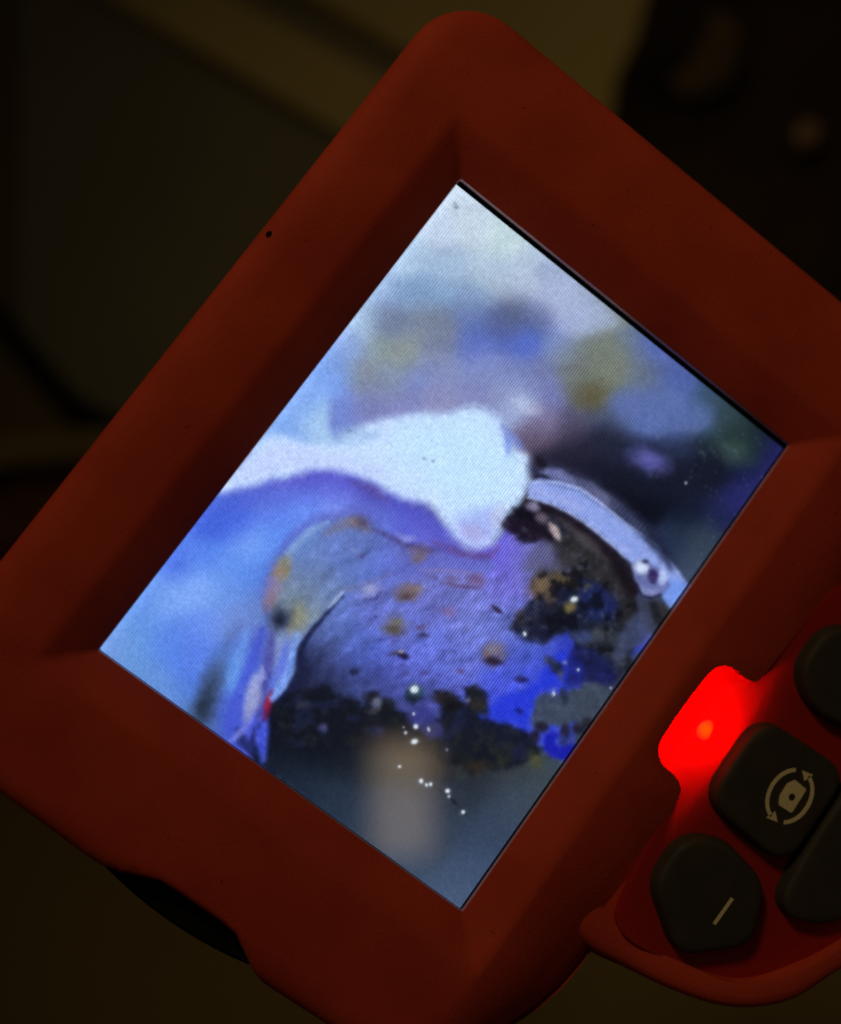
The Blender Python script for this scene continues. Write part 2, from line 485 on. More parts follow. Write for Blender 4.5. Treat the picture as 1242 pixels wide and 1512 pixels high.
# camera symbol: body with a pentaprism hump, round lens left open
body = [(1.42, -51.10), (1.36, -52.95), (1.20, -53.08), (-1.95, -53.18), (-2.15, -53.05), (-2.28, -51.25), (-2.15, -51.05), (-1.25, -50.60), (0.45, -50.52)]
hc, hr = (-0.52, -52.05), 0.46
hole = [(hc[0] + hr * math.cos(a), hc[1] + hr * math.sin(a)) for a in [2 * math.pi * i / 24 for i in range(24)]]
bm = bmesh.new()
def ringe(P, z):
    v = [bm.verts.new((x * MM, y * MM, z * MM)) for x, y in P]
    return [bm.edges.new((v[i], v[(i + 1) % len(v)])) for i in range(len(v))]
bmesh.ops.triangle_fill(bm, edges=ringe(body, TOPZ) + ringe(hole, TOPZ), use_beauty=True)
ex = bmesh.ops.extrude_face_region(bm, geom=bm.faces[:])
for g in ex['geom']:
    if isinstance(g, bmesh.types.BMVert): g.co.z -= 0.5 * MM
bmesh.ops.recalc_face_normals(bm, faces=bm.faces)
me = bpy.data.meshes.new('camera_symbol'); bm.to_mesh(me); bm.free(); me.materials.append(M_LEGEND)
o = bpy.data.objects.new('camera_symbol', me); S.collection.objects.link(o); o.parent = b_rot
# two turning arrows on an oval
oc = (-0.58, -51.75); ra, rb = 3.45, 2.72
def oval(deg, k=0.0):
    a = math.radians(deg); return (oc[0] + (ra + k) * math.cos(a), oc[1] + (rb + k) * math.sin(a))
def arrow(a0, a1, sgn):
    n = 16; h = 0.24
    pts = [a0 + (a1 - a0) * i / n for i in range(n + 1)]
    P1 = [oval(a, h) for a in pts]; P2 = [oval(a, -h) for a in pts[::-1]]
    e = a1; t = a1 + sgn * 22
    head = [oval(e, 0.72), oval(t, 0.05), oval(e, -0.70)]
    return [P1 + P2, head]
quads = []
def arc_quads(a0, a1, n=16, h=0.24):
    out = []
    for i in range(n):
        s, t = a0 + (a1 - a0) * i / n, a0 + (a1 - a0) * (i + 1) / n
        out.append([oval(s, h), oval(t, h), oval(t, -h), oval(s, -h)])
    return out
A = arc_quads(28, 168) + [[oval(163, 0.62), oval(191, 0.12), oval(166, -0.75)]]
B = arc_quads(208, 348) + [[oval(343, 0.62), oval(371, 0.12), oval(346, -0.75)]]
def tri_print(name, polys, z, parent):
    V, F = [], []
    for P in polys:
        P = ccw(P); n = len(P); b0 = len(V); V += lift(P, z) + lift(P, z - 0.5)
        F.append(tuple(range(b0, b0 + n)))
        F += [(b0 + i, b0 + n + i, b0 + n + (i + 1) % n, b0 + (i + 1) % n) for i in range(n)]
    return link_mesh(name, V, F, M_LEGEND, parent, smooth=False)
tri_print('arrow_symbol', A, TOPZ, b_rot)
tri_print('arrow_symbol', B, TOPZ, b_rot)
tri_print('minus_symbol', [[(-18.8, -52.66), (-14.95, -52.76), (-14.95, -53.18), (-18.8, -53.08)]], TOPZ, b_min)
tri_print('plus_symbol', [[(15.0, -52.66), (18.9, -52.66), (18.9, -53.10), (15.0, -53.10)],
                          [(16.75, -50.95), (17.15, -50.95), (17.15, -52.65), (16.75, -52.65)],
                          [(16.75, -53.11), (17.15, -53.11), (17.15, -54.8), (16.75, -54.8)]], TOPZ, b_plus)

# small dark chip near the rim and loose specks of dust
def blob(name, c, rx, ry, rz, material, parent=None, n=10, seed=1, **kw):
    rd = random.Random(seed); V, F = [], []
    LL = []
    for k in range(1, 6):
        ph = math.pi * k / 6
        LL.append([(c[0] + rx * math.sin(ph) * math.cos(2 * math.pi * i / n) * rd.uniform(.8, 1.15), c[1] + ry * math.sin(ph) * math.sin(2 * math.pi * i / n) * rd.uniform(.8, 1.15),
                    c[2] + rz * math.cos(ph)) for i in range(n)])
    V, F = loops_mesh(LL, True, True)
    return link_mesh(name, V, F, material, parent, **kw)
blob('chip_mark', (14.85, 40.35, 2.0), 0.42, 0.33, 0.12, M_LENS, root, label='small black chip in the edge of the housing')
rd = random.Random(5)
V, F = [], []
def speck(x, y, z, s):
    b0 = len(V)
    V.extend([(x + s * math.cos(a) * rd.uniform(.6, 1.2), y + s * math.sin(a) * rd.uniform(.6, 1.2), z) for a in (0, 1.2, 2.4, 3.7, 5.0)])
    V.append((x, y, z + s * 0.6))
    F.extend([(b0 + i, b0 + (i + 1) % 5, b0 + 5) for i in range(5)])
speck(43.15, 37.0, 2.05, 0.13)
for i in range(26):
    speck(rd.uniform(-52, 52), rd.choice([rd.uniform(33.5, 37), rd.uniform(33.5, 36)]), 2.66, rd.uniform(.03, .05))
link_mesh('dust', V, F, M_DUST, root, kind='stuff', smooth=False, label='few pale dust specks on the orange housing')
V, F = [], []
for i in range(34):
    speck(rd.uniform(15, 34.6), -26.2 + abs(rd.gauss(0, 7)), -1.19, rd.uniform(.03, .07))
for i in range(20):
    speck(rd.uniform(-35, 35), rd.uniform(-26, 26), -1.19, rd.uniform(.025, .05))
link_mesh('glass_dust', V, F, M_DUST, root, kind='stuff', smooth=False, label='pale dust specks on the glass of the screen')

# ------------------------------------------------------------------ the picture shown on the display
#@@FEED
NX, NY = 600, 452
X0, X1, Y0, Y1 = -36.6, 34.98, -26.58, 27.4
ZS = -1.2
gx, gy = np.meshgrid(np.linspace(X0, X1, NX), np.linspace(Y0, Y1, NY))
# drawing coordinates of the feed (a flat drawing laid over the display plane)
RR = np.array(CAM_R); CC = np.array(CAM_C)
pts = np.stack([gx - CC[0], gy - CC[1], np.full_like(gx, ZS - CC[2])], -1) @ RR.T
U = PW / 2 + FPX * pts[..., 0] / pts[..., 2]
Vv = PH / 2 + FPX * pts[..., 1] / pts[..., 2]

rng = np.random.RandomState(7)
def vnoise(x, y, seed):
    rs = np.random.RandomState(seed); T = rs.rand(256, 256)
    xi = np.floor(x).astype(int); yi = np.floor(y).astype(int)
    fx = x - xi; fy = y - yi; fx = fx * fx * (3 - 2 * fx); fy = fy * fy * (3 - 2 * fy)
    a = T[yi % 256, xi % 256]; b = T[yi % 256, (xi + 1) % 256]
    c = T[(yi + 1) % 256, xi % 256]; d = T[(yi + 1) % 256, (xi + 1) % 256]
    return (a * (1 - fx) + b * fx) * (1 - fy) + (c * (1 - fx) + d * fx) * fy
def fbm(x, y, s, seed, oct=4):
    v = 0; a = 0.5; t = 0
    for o_ in range(oct):
        v = v + a * vnoise(x / s, y / s, seed + o_); t += a; a *= 0.5; s *= 0.5
    return v / t * 2 - 1

def inside(P, x, y):
    """signed distance to a closed polygon, positive inside"""
    P = np.array(P, float); n = len(P)
    d = np.full(x.shape, 1e9); odd = np.zeros(x.shape, bool)
    for i in range(n):
        ax, ay = P[i]; bx, by = P[(i + 1) % n]
        ex_, ey_ = bx - ax, by - ay
        t = np.clip(((x - ax) * ex_ + (y - ay) * ey_) / (ex_ * ex_ + ey_ * ey_ + 1e-9), 0, 1)
        d = np.minimum(d, (x - ax - t * ex_) ** 2 + (y - ay - t * ey_) ** 2)
        if ay != by:
            c = ((ay > y) != (by > y)) & (x < (bx - ax) * (y - ay) / (by - ay) + ax)
            odd ^= c
    d = np.sqrt(d)
    return np.where(odd, d, -d)
def linedist(P, x, y):
    P = np.array(P, float); d = np.full(x.shape, 1e9); tt = np.zeros(x.shape)
    for i in range(len(P) - 1):
        ax, ay = P[i]; bx, by = P[i + 1]; ex_, ey_ = bx - ax, by - ay
        t = np.clip(((x - ax) * ex_ + (y - ay) * ey_) / (ex_ * ex_ + ey_ * ey_), 0, 1)
        q = (x - ax - t * ex_) ** 2 + (y - ay - t * ey_) ** 2
        w = q < d; d = np.where(w, q, d); tt = np.where(w, (i + t) / (len(P) - 1), tt)
    return np.sqrt(d), tt
def sst(a, b, x):
    t = np.clip((x - a) / (b - a), 0, 1); return t * t * (3 - 2 * t)
FE = {}
def mixc(img, col, a):
    a = np.clip(a, 0, 1)[..., None]
    return img * (1 - a) + np.asarray(col, float) * a
def poly(img, P, col, soft=4, warp=3, ws=18, alpha=1.0, seed=1, tex=0, smooth=True):
    if smooth: P = catmull([tuple(p) for p in P], 4)
    P_ = np.array(P); x0, y0 = P_.min(0) - 3 * soft - 12 - warp; x1, y1 = P_.max(0) + 3 * soft + 12 + warp
    mk = (U > x0) & (U < x1) & (Vv > y0) & (Vv < y1)
    if not mk.any(): return img
    x, y = U[mk], Vv[mk]
    if warp:
        x = x + warp * fbm(x, y, ws, seed); y = y + warp * fbm(x, y, ws, seed + 50)
    d = inside(P, x, y)
    a = sst(-soft, soft, d) * alpha
    c = np.asarray(col, float)
    if tex:
        c = c[None] * (1 + tex * fbm(U[mk], Vv[mk], 9, seed + 9))[:, None]
    sub = img[mk]; img[mk] = sub * (1 - a[:, None]) + c * a[:, None]
    return img
def stroke(img, P, w, col, soft=2, alpha=1.0, warp=1.5, taper=True, seed=3):
    P = np.array(P, float); x0, y0 = P.min(0) - w - 3 * soft - 8; x1, y1 = P.max(0) + w + 3 * soft + 8
    mk = (U > x0) & (U < x1) & (Vv > y0) & (Vv < y1)
    if not mk.any(): return img
    x, y = U[mk], Vv[mk]
    x = x + warp * fbm(x, y, 12, seed); y = y + warp * fbm(x, y, 12, seed + 5)
    d, t = linedist(P, x, y)
    ww = w * (0.35 + 0.65 * np.sin(np.pi * np.clip(t, 0.04, 0.96))) if taper else w
    a = (1 - sst(ww - soft, ww + soft, d)) * alpha
    img[mk] = img[mk] * (1 - a[:, None]) + np.asarray(col, float) * a[:, None]
    return img
def dot(img, x, y, rx, ry, col, ang=0, soft=0.5, alpha=1.0, warp=0.0, seed=2):
    R_ = max(rx, ry) * (1.6 + soft) + 3
    mk = (abs(U - x) < R_) & (abs(Vv - y) < R_)
    if not mk.any(): return img
    dx, dy = U[mk] - x, Vv[mk] - y
    if warp:
        dx = dx + warp * fbm(U[mk], Vv[mk], 8, seed); dy = dy + warp * fbm(U[mk], Vv[mk], 8, seed + 7)
    c, s_ = math.cos(math.radians(ang)), math.sin(math.radians(ang))
    q = np.sqrt(((dx * c + dy * s_) / rx) ** 2 + ((-dx * s_ + dy * c) / ry) ** 2)
    a = (1 - sst(1 - soft, 1 + soft, q)) * alpha
    img[mk] = img[mk] * (1 - a[:, None]) + np.asarray(col, float) * a[:, None]
    return img

def field(ctrl, x, y, sg):
    num = np.zeros(x.shape + (3,)); den = np.zeros(x.shape) + 1e-12
    for (px, py, c0, c1, c2) in ctrl:
        w = np.exp(-((x - px) ** 2 + (y - py) ** 2) / (2 * sg * sg)) + 1e-5 / (1 + ((x - px) ** 2 + (y - py) ** 2) / 2500)
        num += w[..., None] * np.array([c0, c1, c2], float); den += w
    return num / den[..., None]

UPPER = [(680,280,190,206,226),(640,330,184,201,226),(700,330,184,200,220),(740,350,184,205,216),(600,380,166,191,222),(660,400,158,180,210),
 (720,400,165,186,210),(780,400,172,190,214),(820,400,162,180,205),(560,430,150,176,216),(600,440,122,150,190),(650,430,126,155,195),(700,440,128,150,186),
 (760,430,160,175,200),(800,430,176,186,216),(835,440,172,178,220),(865,445,126,140,142),(540,480,160,186,218),(572,468,112,126,160),(605,480,128,138,158),(650,480,115,126,150),
 (700,470,90,110,168),(760,460,92,102,136),(800,460,105,118,168),(850,470,165,172,220),(895,475,120,130,122),(515,510,138,165,224),(560,510,132,146,150),
 (600,520,138,148,150),(650,520,122,132,165),(700,510,92,112,190),(740,490,80,98,172),(780,500,80,105,195),(830,515,122,140,192),(880,510,112,122,120),
 (930,510,108,125,148),(955,520,80,100,172),(500,545,118,155,228),(532,550,132,140,152),(570,560,130,145,172),(620,560,120,135,192),(660,560,130,140,186),
 (710,550,125,140,196),(760,550,116,130,186),(800,550,110,120,166),(850,550,112,116,118),(900,540,114,122,122),(950,560,96,112,140),(1000,570,76,96,165),
 (1040,600,52,76,100),(480,570,122,160,232),(500,600,112,132,205),(550,590,120,126,182),(600,600,126,130,186),(650,590,136,136,180),(700,590,126,130,182),
 (750,580,136,146,188),(770,598,152,168,212),(820,580,112,120,180),(870,580,84,80,62),(895,558,112,120,98),(930,590,92,110,165),(980,600,86,110,165),
 (1030,620,70,96,155),(1070,620,48,68,78),(1100,645,30,48,48),(800,620,122,112,152),(850,620,84,84,118),(900,620,72,86,122),(950,630,86,110,175),
 (1000,650,62,82,135),(1050,650,38,58,60),(1095,665,38,56,56),(1130,645,20,30,58),(1150,665,32,32,98),(800,650,88,74,100),(850,650,62,54,80),(900,650,44,48,74),
 (950,668,52,62,110),(1000,700,18,24,42),(1050,700,14,22,38),(1100,700,18,24,66),(1120,715,40,40,112),(830,680,42,36,56),(870,700,26,24,42),(920,720,14,16,28),
 (970,740,12,15,30),(1020,760,18,26,48),(1060,760,28,34,76),(1000,800,32,46,74),(1035,795,52,66,86),(1020,840,58,72,98),(1090,745,36,38,104)]
LEFT = [(440,600,128,165,235),(425,640,120,160,230),(470,630,158,192,230),(400,680,170,198,240),
 (330,740,68,96,208),(370,728,78,98,206),(400,725,84,94,206),(450,712,86,88,200),(500,712,90,92,208),(550,732,80,82,182),(600,760,84,92,205),(640,790,94,98,208),
 (680,830,100,98,188),(715,830,112,96,168),(310,775,62,96,216),(350,772,68,104,226),(400,760,92,128,230),(450,752,100,140,240),(500,745,110,135,232),(550,770,98,118,216),
 (260,830,72,112,222),(300,822,86,134,232),(370,800,122,166,242),(350,832,94,144,236),(400,800,88,138,238),(220,880,95,142,226),(250,890,122,164,238),(290,868,128,168,242),
 (335,870,102,146,228),(380,850,82,126,220),(180,930,102,150,222),(220,930,96,146,224),(260,930,86,130,226),(300,920,100,140,232),(340,920,112,142,216),(375,900,98,128,200),
 (160,960,112,150,218),(200,975,98,146,212),(250,970,84,132,228),(290,970,86,124,226),(250,1030,98,142,212),(280,1015,72,118,216),(230,1010,98,142,210),
 (340,985,92,148,234),(365,970,72,100,205),(395,960,78,88,176),(420,960,106,146,230),(330,1055,72,102,214),(300,1060,74,104,150),(350,1075,62,80,200),(380,1090,74,86,220),(405,1000,88,122,224)]
GREY = [(440,800,96,130,196),(500,790,98,122,194),(540,790,92,112,176),(450,835,102,126,184),(520,830,94,118,190),(440,870,112,132,160),(445,905,122,138,152),(430,940,120,140,195),
 (480,870,102,126,178),(560,830,92,116,208),(600,845,94,108,202),(640,860,98,104,196),(560,800,92,108,196),(600,820,96,98,180)]
DISC = [(480,930,70,92,168),(470,975,42,52,108),(500,900,88,114,200),(450,1005,26,30,66),(530,950,74,98,196),(520,1000,52,66,140),(560,900,92,106,204),(600,930,90,104,208),
 (650,890,96,104,196),(700,880,104,114,206),(700,930,100,114,206),(740,850,104,96,212),(745,820,98,88,228),(780,830,98,100,182),(640,960,86,102,208),(640,1000,78,92,204),
 (690,980,90,104,210),(740,930,86,100,196),(740,1000,62,78,222),(780,970,66,88,206),(560,1000,58,72,170),(590,1035,56,66,150),(640,1035,54,60,150),(800,1000,40,58,214),
 (720,1040,44,62,214),(540,980,66,86,196),(600,980,78,92,206),(490,1040,26,32,66),(545,1030,44,52,110),(850,980,32,48,190)]
LOWER = [(410,1060,14,16,34),(450,1060,14,17,32),(500,1065,16,20,32),(550,1080,22,26,32),(450,1100,12,18,28),(500,1115,18,26,38),(550,1115,26,32,42),(410,1110,18,26,40),
 (440,1150,30,42,62),(500,1170,36,50,72),(550,1210,42,57,80),(600,1280,52,70,98),(650,1320,64,84,114),(700,1290,60,78,112),(720,1230,52,67,94),(760,1180,58,70,92),
 (800,1150,60,73,88),(830,1110,58,72,88),(660,1180,44,54,74),(690,1150,36,44,56),(740,1130,46,52,62),(700,1100,24,28,38),(780,1120,50,58,58),(640,1230,46,60,84),(600,1200,44,58,80),
 (600,1130,36,38,48),(640,1110,26,28,40),(680,1335,74,94,128),(860,1080,48,60,78),(880,1040,56,68,90),(930,970,60,70,100),(900,1000,40,45,70)]

wx = 10 * fbm(U, Vv, 45, 11); wy = 10 * fbm(U, Vv, 45, 31)
img = field(UPPER, U + wx, Vv + wy, 17)
img = poly(img, [(790,400),(812,450),(850,497),(885,492),(914,472),(860,415),(810,380)], (156,170,208), 13, 4, 20, .8, 301)
img = poly(img, [(820,520),(860,500),(920,500),(955,530),(940,580),(890,590),(850,600),(830,560)], (112,122,118), 20, 6, 26, .40, 302)
img = poly(img, [(880,510),(915,505),(930,540),(905,565),(880,555)], (118,126,112), 15, 5, 20, .35, 303)
img = poly(img, [(905,580),(960,575),(1010,585),(1052,612),(1030,640),(980,640),(935,630),(908,610)], (88,108,170), 14, 5, 20, .7, 304)
img = poly(img, [(790,672),(840,655),(890,628),(930,645),(990,650),(1040,645),(1080,700),(1040,740),(960,740),(900,720),(840,700)], (22,26,46), 16, 6, 24, .6, 305)
img = poly(img, [(722,465),(770,458),(805,470),(812,492),(770,490),(730,492)], (88,98,130), 16, 4, 20, .4, 306)
img = poly(img, [(560,465),(600,462),(618,480),(580,500),(556,490)], (108,122,156), 14, 4, 20, .4, 307)
img = img * (1 + .05 * fbm(U, Vv * 2.2, 40, 321, 3) * sst(640, 560, Vv))[..., None]
left = field(LEFT, U + wx * .7, Vv + wy * .7, 19)
grey = field(GREY, U + wx * .5, Vv + wy * .5, 20)
disc = field(DISC, U + wx, Vv + wy, 22)
disc = disc.mean(-1, keepdims=True) + (disc - disc.mean(-1, keepdims=True)) * .9 + 4
low = field(LOWER, U + wx, Vv + wy, 26)
def region(img, layer, P, soft, warp=4, ws=20, seed=1):
    P = catmull(P, 4)
    x = U + warp * fbm(U, Vv, ws, seed); y = Vv + warp * fbm(U, Vv, ws, seed + 50)
    a = sst(-soft, soft, inside(P, x, y))[..., None]
    return img * (1 - a) + layer * a
# soft left bank
img = region(img, left, [(330,720),(380,650),(425,590),(455,560),(485,590),(490,640),(560,690),(620,740),(680,790),(730,800),(730,845),(600,860),(440,1000),(390,1150),(100,1000),(120,900)], 9, 5, 30, 5)
# cylinder face
img = region(img, disc, [(440,960),(470,915),(510,870),(580,845),(640,850),(700,815),(735,800),(760,760),(800,760),(880,800),(950,880),(960,960),(900,1060),(820,1110),(700,1080),(560,1075),(440,1060),(410,1040)], 6, 3, 20, 6)
# grey-blue leaf over it
img = region(img, grey, [(402,905),(404,865),(425,815),(462,776),(520,762),(560,778),(600,803),(650,812),(722,825),(718,850),(640,842),(575,858),(530,872),(505,876),(482,902),(452,935),(437,958),(434,990),(410,1020),(396,960)], 4, 3, 14, 7)
# dark water and lower glass
img = region(img, low, [(392,1140),(380,1100),(393,1050),(420,1030),(470,1028),(520,1048),(560,1040),(600,1062),(640,1082),(680,1100),(740,1100),(800,1110),(850,1120),(860,1000),(960,960),(1000,900),(1020,900),(700,1420),(640,1380)], 7, 10, 16, 8)

# streaks at the bottom left
img = stroke(img, [(350,925),(328,975),(305,1040),(292,1085)], 14, (70,90,140), 13, .45, 5)
img = dot(img, 312,1012, 15,30, (50,64,92), 18, .95, .8, 6)
img = dot(img, 300,1046, 13,22, (34,44,62), 14, .95, .85, 5)
img = stroke(img, [(365,935),(348,985),(342,1010)], 9, (104,156,232), 10, .75)
img = stroke(img, [(388,930),(370,985),(345,1050),(335,1075)], 9, (66,84,206), 6, .85)
img = stroke(img, [(402,935),(396,985),(380,1060)], 8, (72,72,156), 5, .85)
img = stroke(img, [(378,1000),(374,1030),(364,1062)], 11, (156,162,206), 7, .9)
img = stroke(img, [(388,985),(384,1010)], 5, (150,160,215), 3, .8)
img = stroke(img, [(352,1078),(358,1095),(375,1112)], 8, (30,38,96), 5, .9)
img = stroke(img, [(392,1062),(386,1090),(388,1122)], 9, (66,84,222), 5, .95)
img = stroke(img, [(372,1062),(356,1080),(340,1096)], 5, (120,132,224), 4, .8)
img = stroke(img, [(375,1075),(372,1095),(380,1108)], 4, (26,32,84), 3, .8)
img = stroke(img, [(402,1020),(396,1040),(390,1062)], 6, (110,24,66), 4, .9)
img = stroke(img, [(398,1028),(393,1048)], 2.6, (176,22,48), 2.5, .9)
img = stroke(img, [(440,930),(430,985),(415,1015),(402,1032)], 8, (118,156,238), 4, .95)
img = stroke(img, [(425,950),(415,985),(404,1010)], 7, (86,110,222), 5, .8)
# outer arch outline and rust
img = stroke(img, [(392,905),(392,870),(404,835),(430,795),(465,768),(520,756),(560,772)], 8, (88,92,178), 8, .55)
img = stroke(img, [(412,850),(428,815),(455,786),(485,770)], 6, (126,160,214), 4, .8)
img = stroke(img, [(480,790),(505,775),(525,772),(545,785)], 8, (112,112,138), 6, .75)
img = dot(img, 534,772, 13,9, (88,80,106), 20, .7, .9, 5)
img = dot(img, 520,770, 9,5, (130,112,120), 10, .7, .7, 4)
img = stroke(img, [(552,782),(590,800),(625,812),(650,812)], 5, (66,58,118), 5, .75)
img = dot(img, 620,812, 15,9, (104,92,118), 0, .7, .8, 6)
img = dot(img, 617,824, 11,7, (126,108,112), 0, .7, .75, 5)
img = dot(img, 418,838, 11,17, (134,130,102), 15, .7, .9, 5)
img = dot(img, 410,846, 9,9, (152,122,98), 0, .8, .7, 4)
img = dot(img, 404,868, 11,15, (142,122,158), 0, .8, .8, 5)
img = dot(img, 398,888, 8,14, (138,110,124), 10, .8, .8, 5)
img = dot(img, 440,912, 11,20, (142,140,106), 0, .8, .75, 6)
img = dot(img, 432,925, 9,9, (128,128,112), 0, .8, .7, 4)
img = dot(img, 414,912, 15,15, (36,44,70), 0, .95, .95, 6)
img = dot(img, 413,918, 8,8, (24,30,50), 0, .9, .7, 3)
# dark fold right of the leaf edge
img = stroke(img, [(506,880),(484,905),(458,934),(443,958),(441,990),(425,1020),(405,1045)], 4.2, (22,26,60), 3, .92)
img = stroke(img, [(446,960),(446,1000),(430,1030)], 11, (26,30,62), 8, .8)
img = stroke(img, [(509,872),(498,884),(487,897)], 3, (168,190,230), 1.8, .9)
img = stroke(img, [(505,872),(530,866),(550,858),(582,846)], 3, (112,108,150), 3, .6)
img = stroke(img, [(528,820),(535,822),(546,813)], 2.6, (72,74,130), 2.5, .8)
img = stroke(img, [(520,812),(530,813)], 3, (126,144,200), 2.5, .7)
# purple rim under the white body
img = stroke(img, [(335,728),(400,712),(450,700),(490,698),(530,714),(560,730),(600,748),(640,778),(660,808),(690,820),(722,822)], 12, (76,74,184), 11, .45)
img = stroke(img, [(520,712),(548,722),(570,738)], 8, (84,72,156), 6, .7)
img = stroke(img, [(600,742),(625,748),(640,765)], 7, (78,74,168), 5, .6)
img = stroke(img, [(586,788),(600,797),(612,793)], 5, (140,150,226), 4, .75)
img = stroke(img, [(480,745),(500,752)], 9, (124,148,240), 8, .5)
img = stroke(img, [(640,800),(680,818),(722,822),(736,808)], 5, (96,66,130), 5, .7)
# striations on the cylinder face
ang = math.radians(28)
def emboss(sc, seed, off=1.8):
    return fbm(U + off, Vv + off, sc, seed, 3) - fbm(U - off, Vv - off, sc, seed, 3)
st = fbm((U * math.cos(ang) - Vv * math.sin(ang)), (U * math.sin(ang) + Vv * math.cos(ang)) * 3.2, 26, 77, 4)
dm = sst(-2, 14, inside([(445,960),(505,880),(600,850),(740,830),(800,850),(800,960),(760,1060),(600,1050),(440,1040)], U, Vv))
img = img * (1 + 0.13 * st * dm + (0.20 * emboss(14, 201) + 0.20 * emboss(34, 207, 3)) * dm)[..., None]
gl = sst(-2, 12, inside([(415,930),(425,850),(470,785),(560,785),(640,815),(600,855),(500,880),(450,945)], U, Vv))
img = img * (1 + (0.22 * emboss(22, 211, 2.5)) * gl)[..., None]

# white body
WH = [(322,728),(345,702),(372,676),(402,642),(425,645),(446,652),(470,657),(498,655),(515,640),(535,627),(560,620),(600,614),(640,611),(665,609),(680,603),(700,600),(716,604),(728,614),(740,622),
      (742,640),(758,650),(764,664),(780,672),(786,690),(783,712),(776,730),(768,745),(752,758),(742,770),(736,790),(728,803),(712,810),(690,806),(672,796),(660,776),(648,756),(634,745),
      (612,740),(592,736),(575,728),(556,716),(536,706),(512,698),(480,692),(455,694),(430,705),(405,706),(375,716)]
img = poly(img, WH, (188,212,252), 10, 4, 16, 1.0, 21, smooth=False)
img = poly(img, [(600,622),(680,612),(716,612),(740,650),(766,680),(768,715),(745,745),(700,770),(660,745),(620,700),(580,660)], (184,216,248), 22, 6, 30, .9, 22)
img = poly(img, [(330,722),(400,655),(480,668),(560,690),(560,705),(470,688),(400,700)], (184,200,246), 12, 4, 20, .8, 23)
img = poly(img, [(495,640),(520,632),(560,640),(540,652),(505,656)], (152,184,224), 9, 4, 14, .7, 24)
img = poly(img, [(672,772),(700,752),(738,752),(734,785),(712,806),(686,800)], (150,164,236), 16, 6, 14, .75, 25)
img = dot(img, 700,786, 16,10, (168,160,214), 20, .9, .7, 5)
img = dot(img, 735,762, 9,16, (190,192,222), 20, .9, .6, 4)
img = stroke(img, [(746,640),(752,660),(748,672)], 5, (104,128,216), 4, .7)
img = stroke(img, [(742,628),(760,650),(772,662)], 6, (108,124,206), 5, .7)
img = stroke(img, [(680,605),(700,600),(720,606)], 2, (126,134,170), 2, .6)
img = stroke(img, [(640,612),(668,608)], 1.8, (132,140,186), 2, .5)
img = dot(img, 772,598, 17,11, (176,190,226), 20, .9, .75, 6)
img = dot(img, 788,606, 9,8, (170,170,200), 0, .9, .6, 4)
for (x, y) in ((516,636),(672,300),(626,677),(640,681)):
    img = dot(img, x, y, 2.4, 2.0, (84,100,130), 0, .6, .8)
img = dot(img, 674,306, 3.2,2.4, (60,84,122), 0, .6, .85)

# dark clutter on the right side of the cylinder
CL = [(742,778),(756,756),(775,742),(800,748),(835,765),(872,790),(905,822),(932,858),(946,900),(944,945),(930,980),(912,1005),(885,1012),(862,992),(850,962),(838,932),(822,936),(806,952),
      (786,948),(766,940),(752,928),(768,905),(790,880),(782,858),(800,840),(830,812),(800,800),(770,800)]
img = poly(img, CL, (30,32,48), 5, 9, 14, .96, 41, tex=.5, smooth=False)
img = poly(img, [(742,776),(760,752),(786,750),(812,776),(816,800),(790,800),(762,792)], (26,18,34), 5, 4, 10, .9, 42)
img = poly(img, [(800,800),(840,812),(862,838),(850,856),(820,850),(790,846),(770,835)], (88,88,128), 10, 6, 14, .8, 43)
img = poly(img, [(835,865),(870,855),(905,870),(915,905),(890,925),(855,915),(830,900)], (20,32,86), 8, 6, 12, .85, 44)
img = poly(img, [(850,920),(900,912),(930,940),(925,985),(890,1000),(862,980)], (34,40,50), 6, 8, 10, .8, 45, tex=.7)
for (x, y, rx, ry, c) in ((800,872,18,15,(104,84,66)),(812,892,13,10,(74,60,54)),(835,858,22,8,(92,74,44)),(868,870,8,5,(112,98,60)),(778,912,16,12,(60,58,66)),(784,915,12,9,(78,72,80)),
        (862,815,12,9,(60,66,54)),(890,845,9,12,(64,60,84)),(880,880,18,10,(26,36,84)),(905,905,14,10,(18,28,70)),(850,905,20,8,(28,36,74)),(870,800,14,6,(78,62,66)),(905,940,12,8,(50,58,66)),
        (915,960,10,12,(58,66,80)),(880,935,12,7,(66,74,84)),(870,960,14,9,(42,48,58)),(860,940,16,9,(58,72,128)),(930,915,9,16,(16,20,36)),(925,880,8,16,(30,30,44))):
    img = dot(img, x, y, rx, ry, c, 20, .7, .85, 8, int(x))
img = poly(img, [(820,792),(860,792),(895,815),(925,850),(938,890),(936,925),(918,925),(900,890),(880,862),(850,850),(826,832)], (40,38,40), 8, 5, 12, .8, 401, tex=.4)
img = poly(img, [(776,905),(796,880),(820,868),(848,872),(866,890),(880,905),(872,930),(846,934),(820,938),(796,950),(772,940)], (24,28,52), 6, 6, 12, .8, 402, tex=.4)
img = poly(img, [(868,868),(900,872),(912,898),(895,915),(868,908)], (26,36,92), 8, 4, 12, .8, 403)
img = dot(img, 802, 862, 14, 15, (118, 98, 74), 20, .8, .85, 7)
img = dot(img, 812, 880, 10, 8, (88, 72, 60), 20, .8, .8, 5)
img = dot(img, 832, 850, 14, 5, (84, 74, 50), 30, .8, .8, 5)
# fine mottled noise in the dark parts
mot = fbm(U, Vv, 9, 91, 3); mot2 = fbm(U, Vv, 16, 95, 3)
cm = sst(0, 8, inside(catmull(CL, 3), U, Vv)) 
img = mixc(img, (84,88,112), cm * sst(.15, .45, mot) * .38)
img = mixc(img, (12,13,22), cm * sst(.10, .35, mot2) * .75)
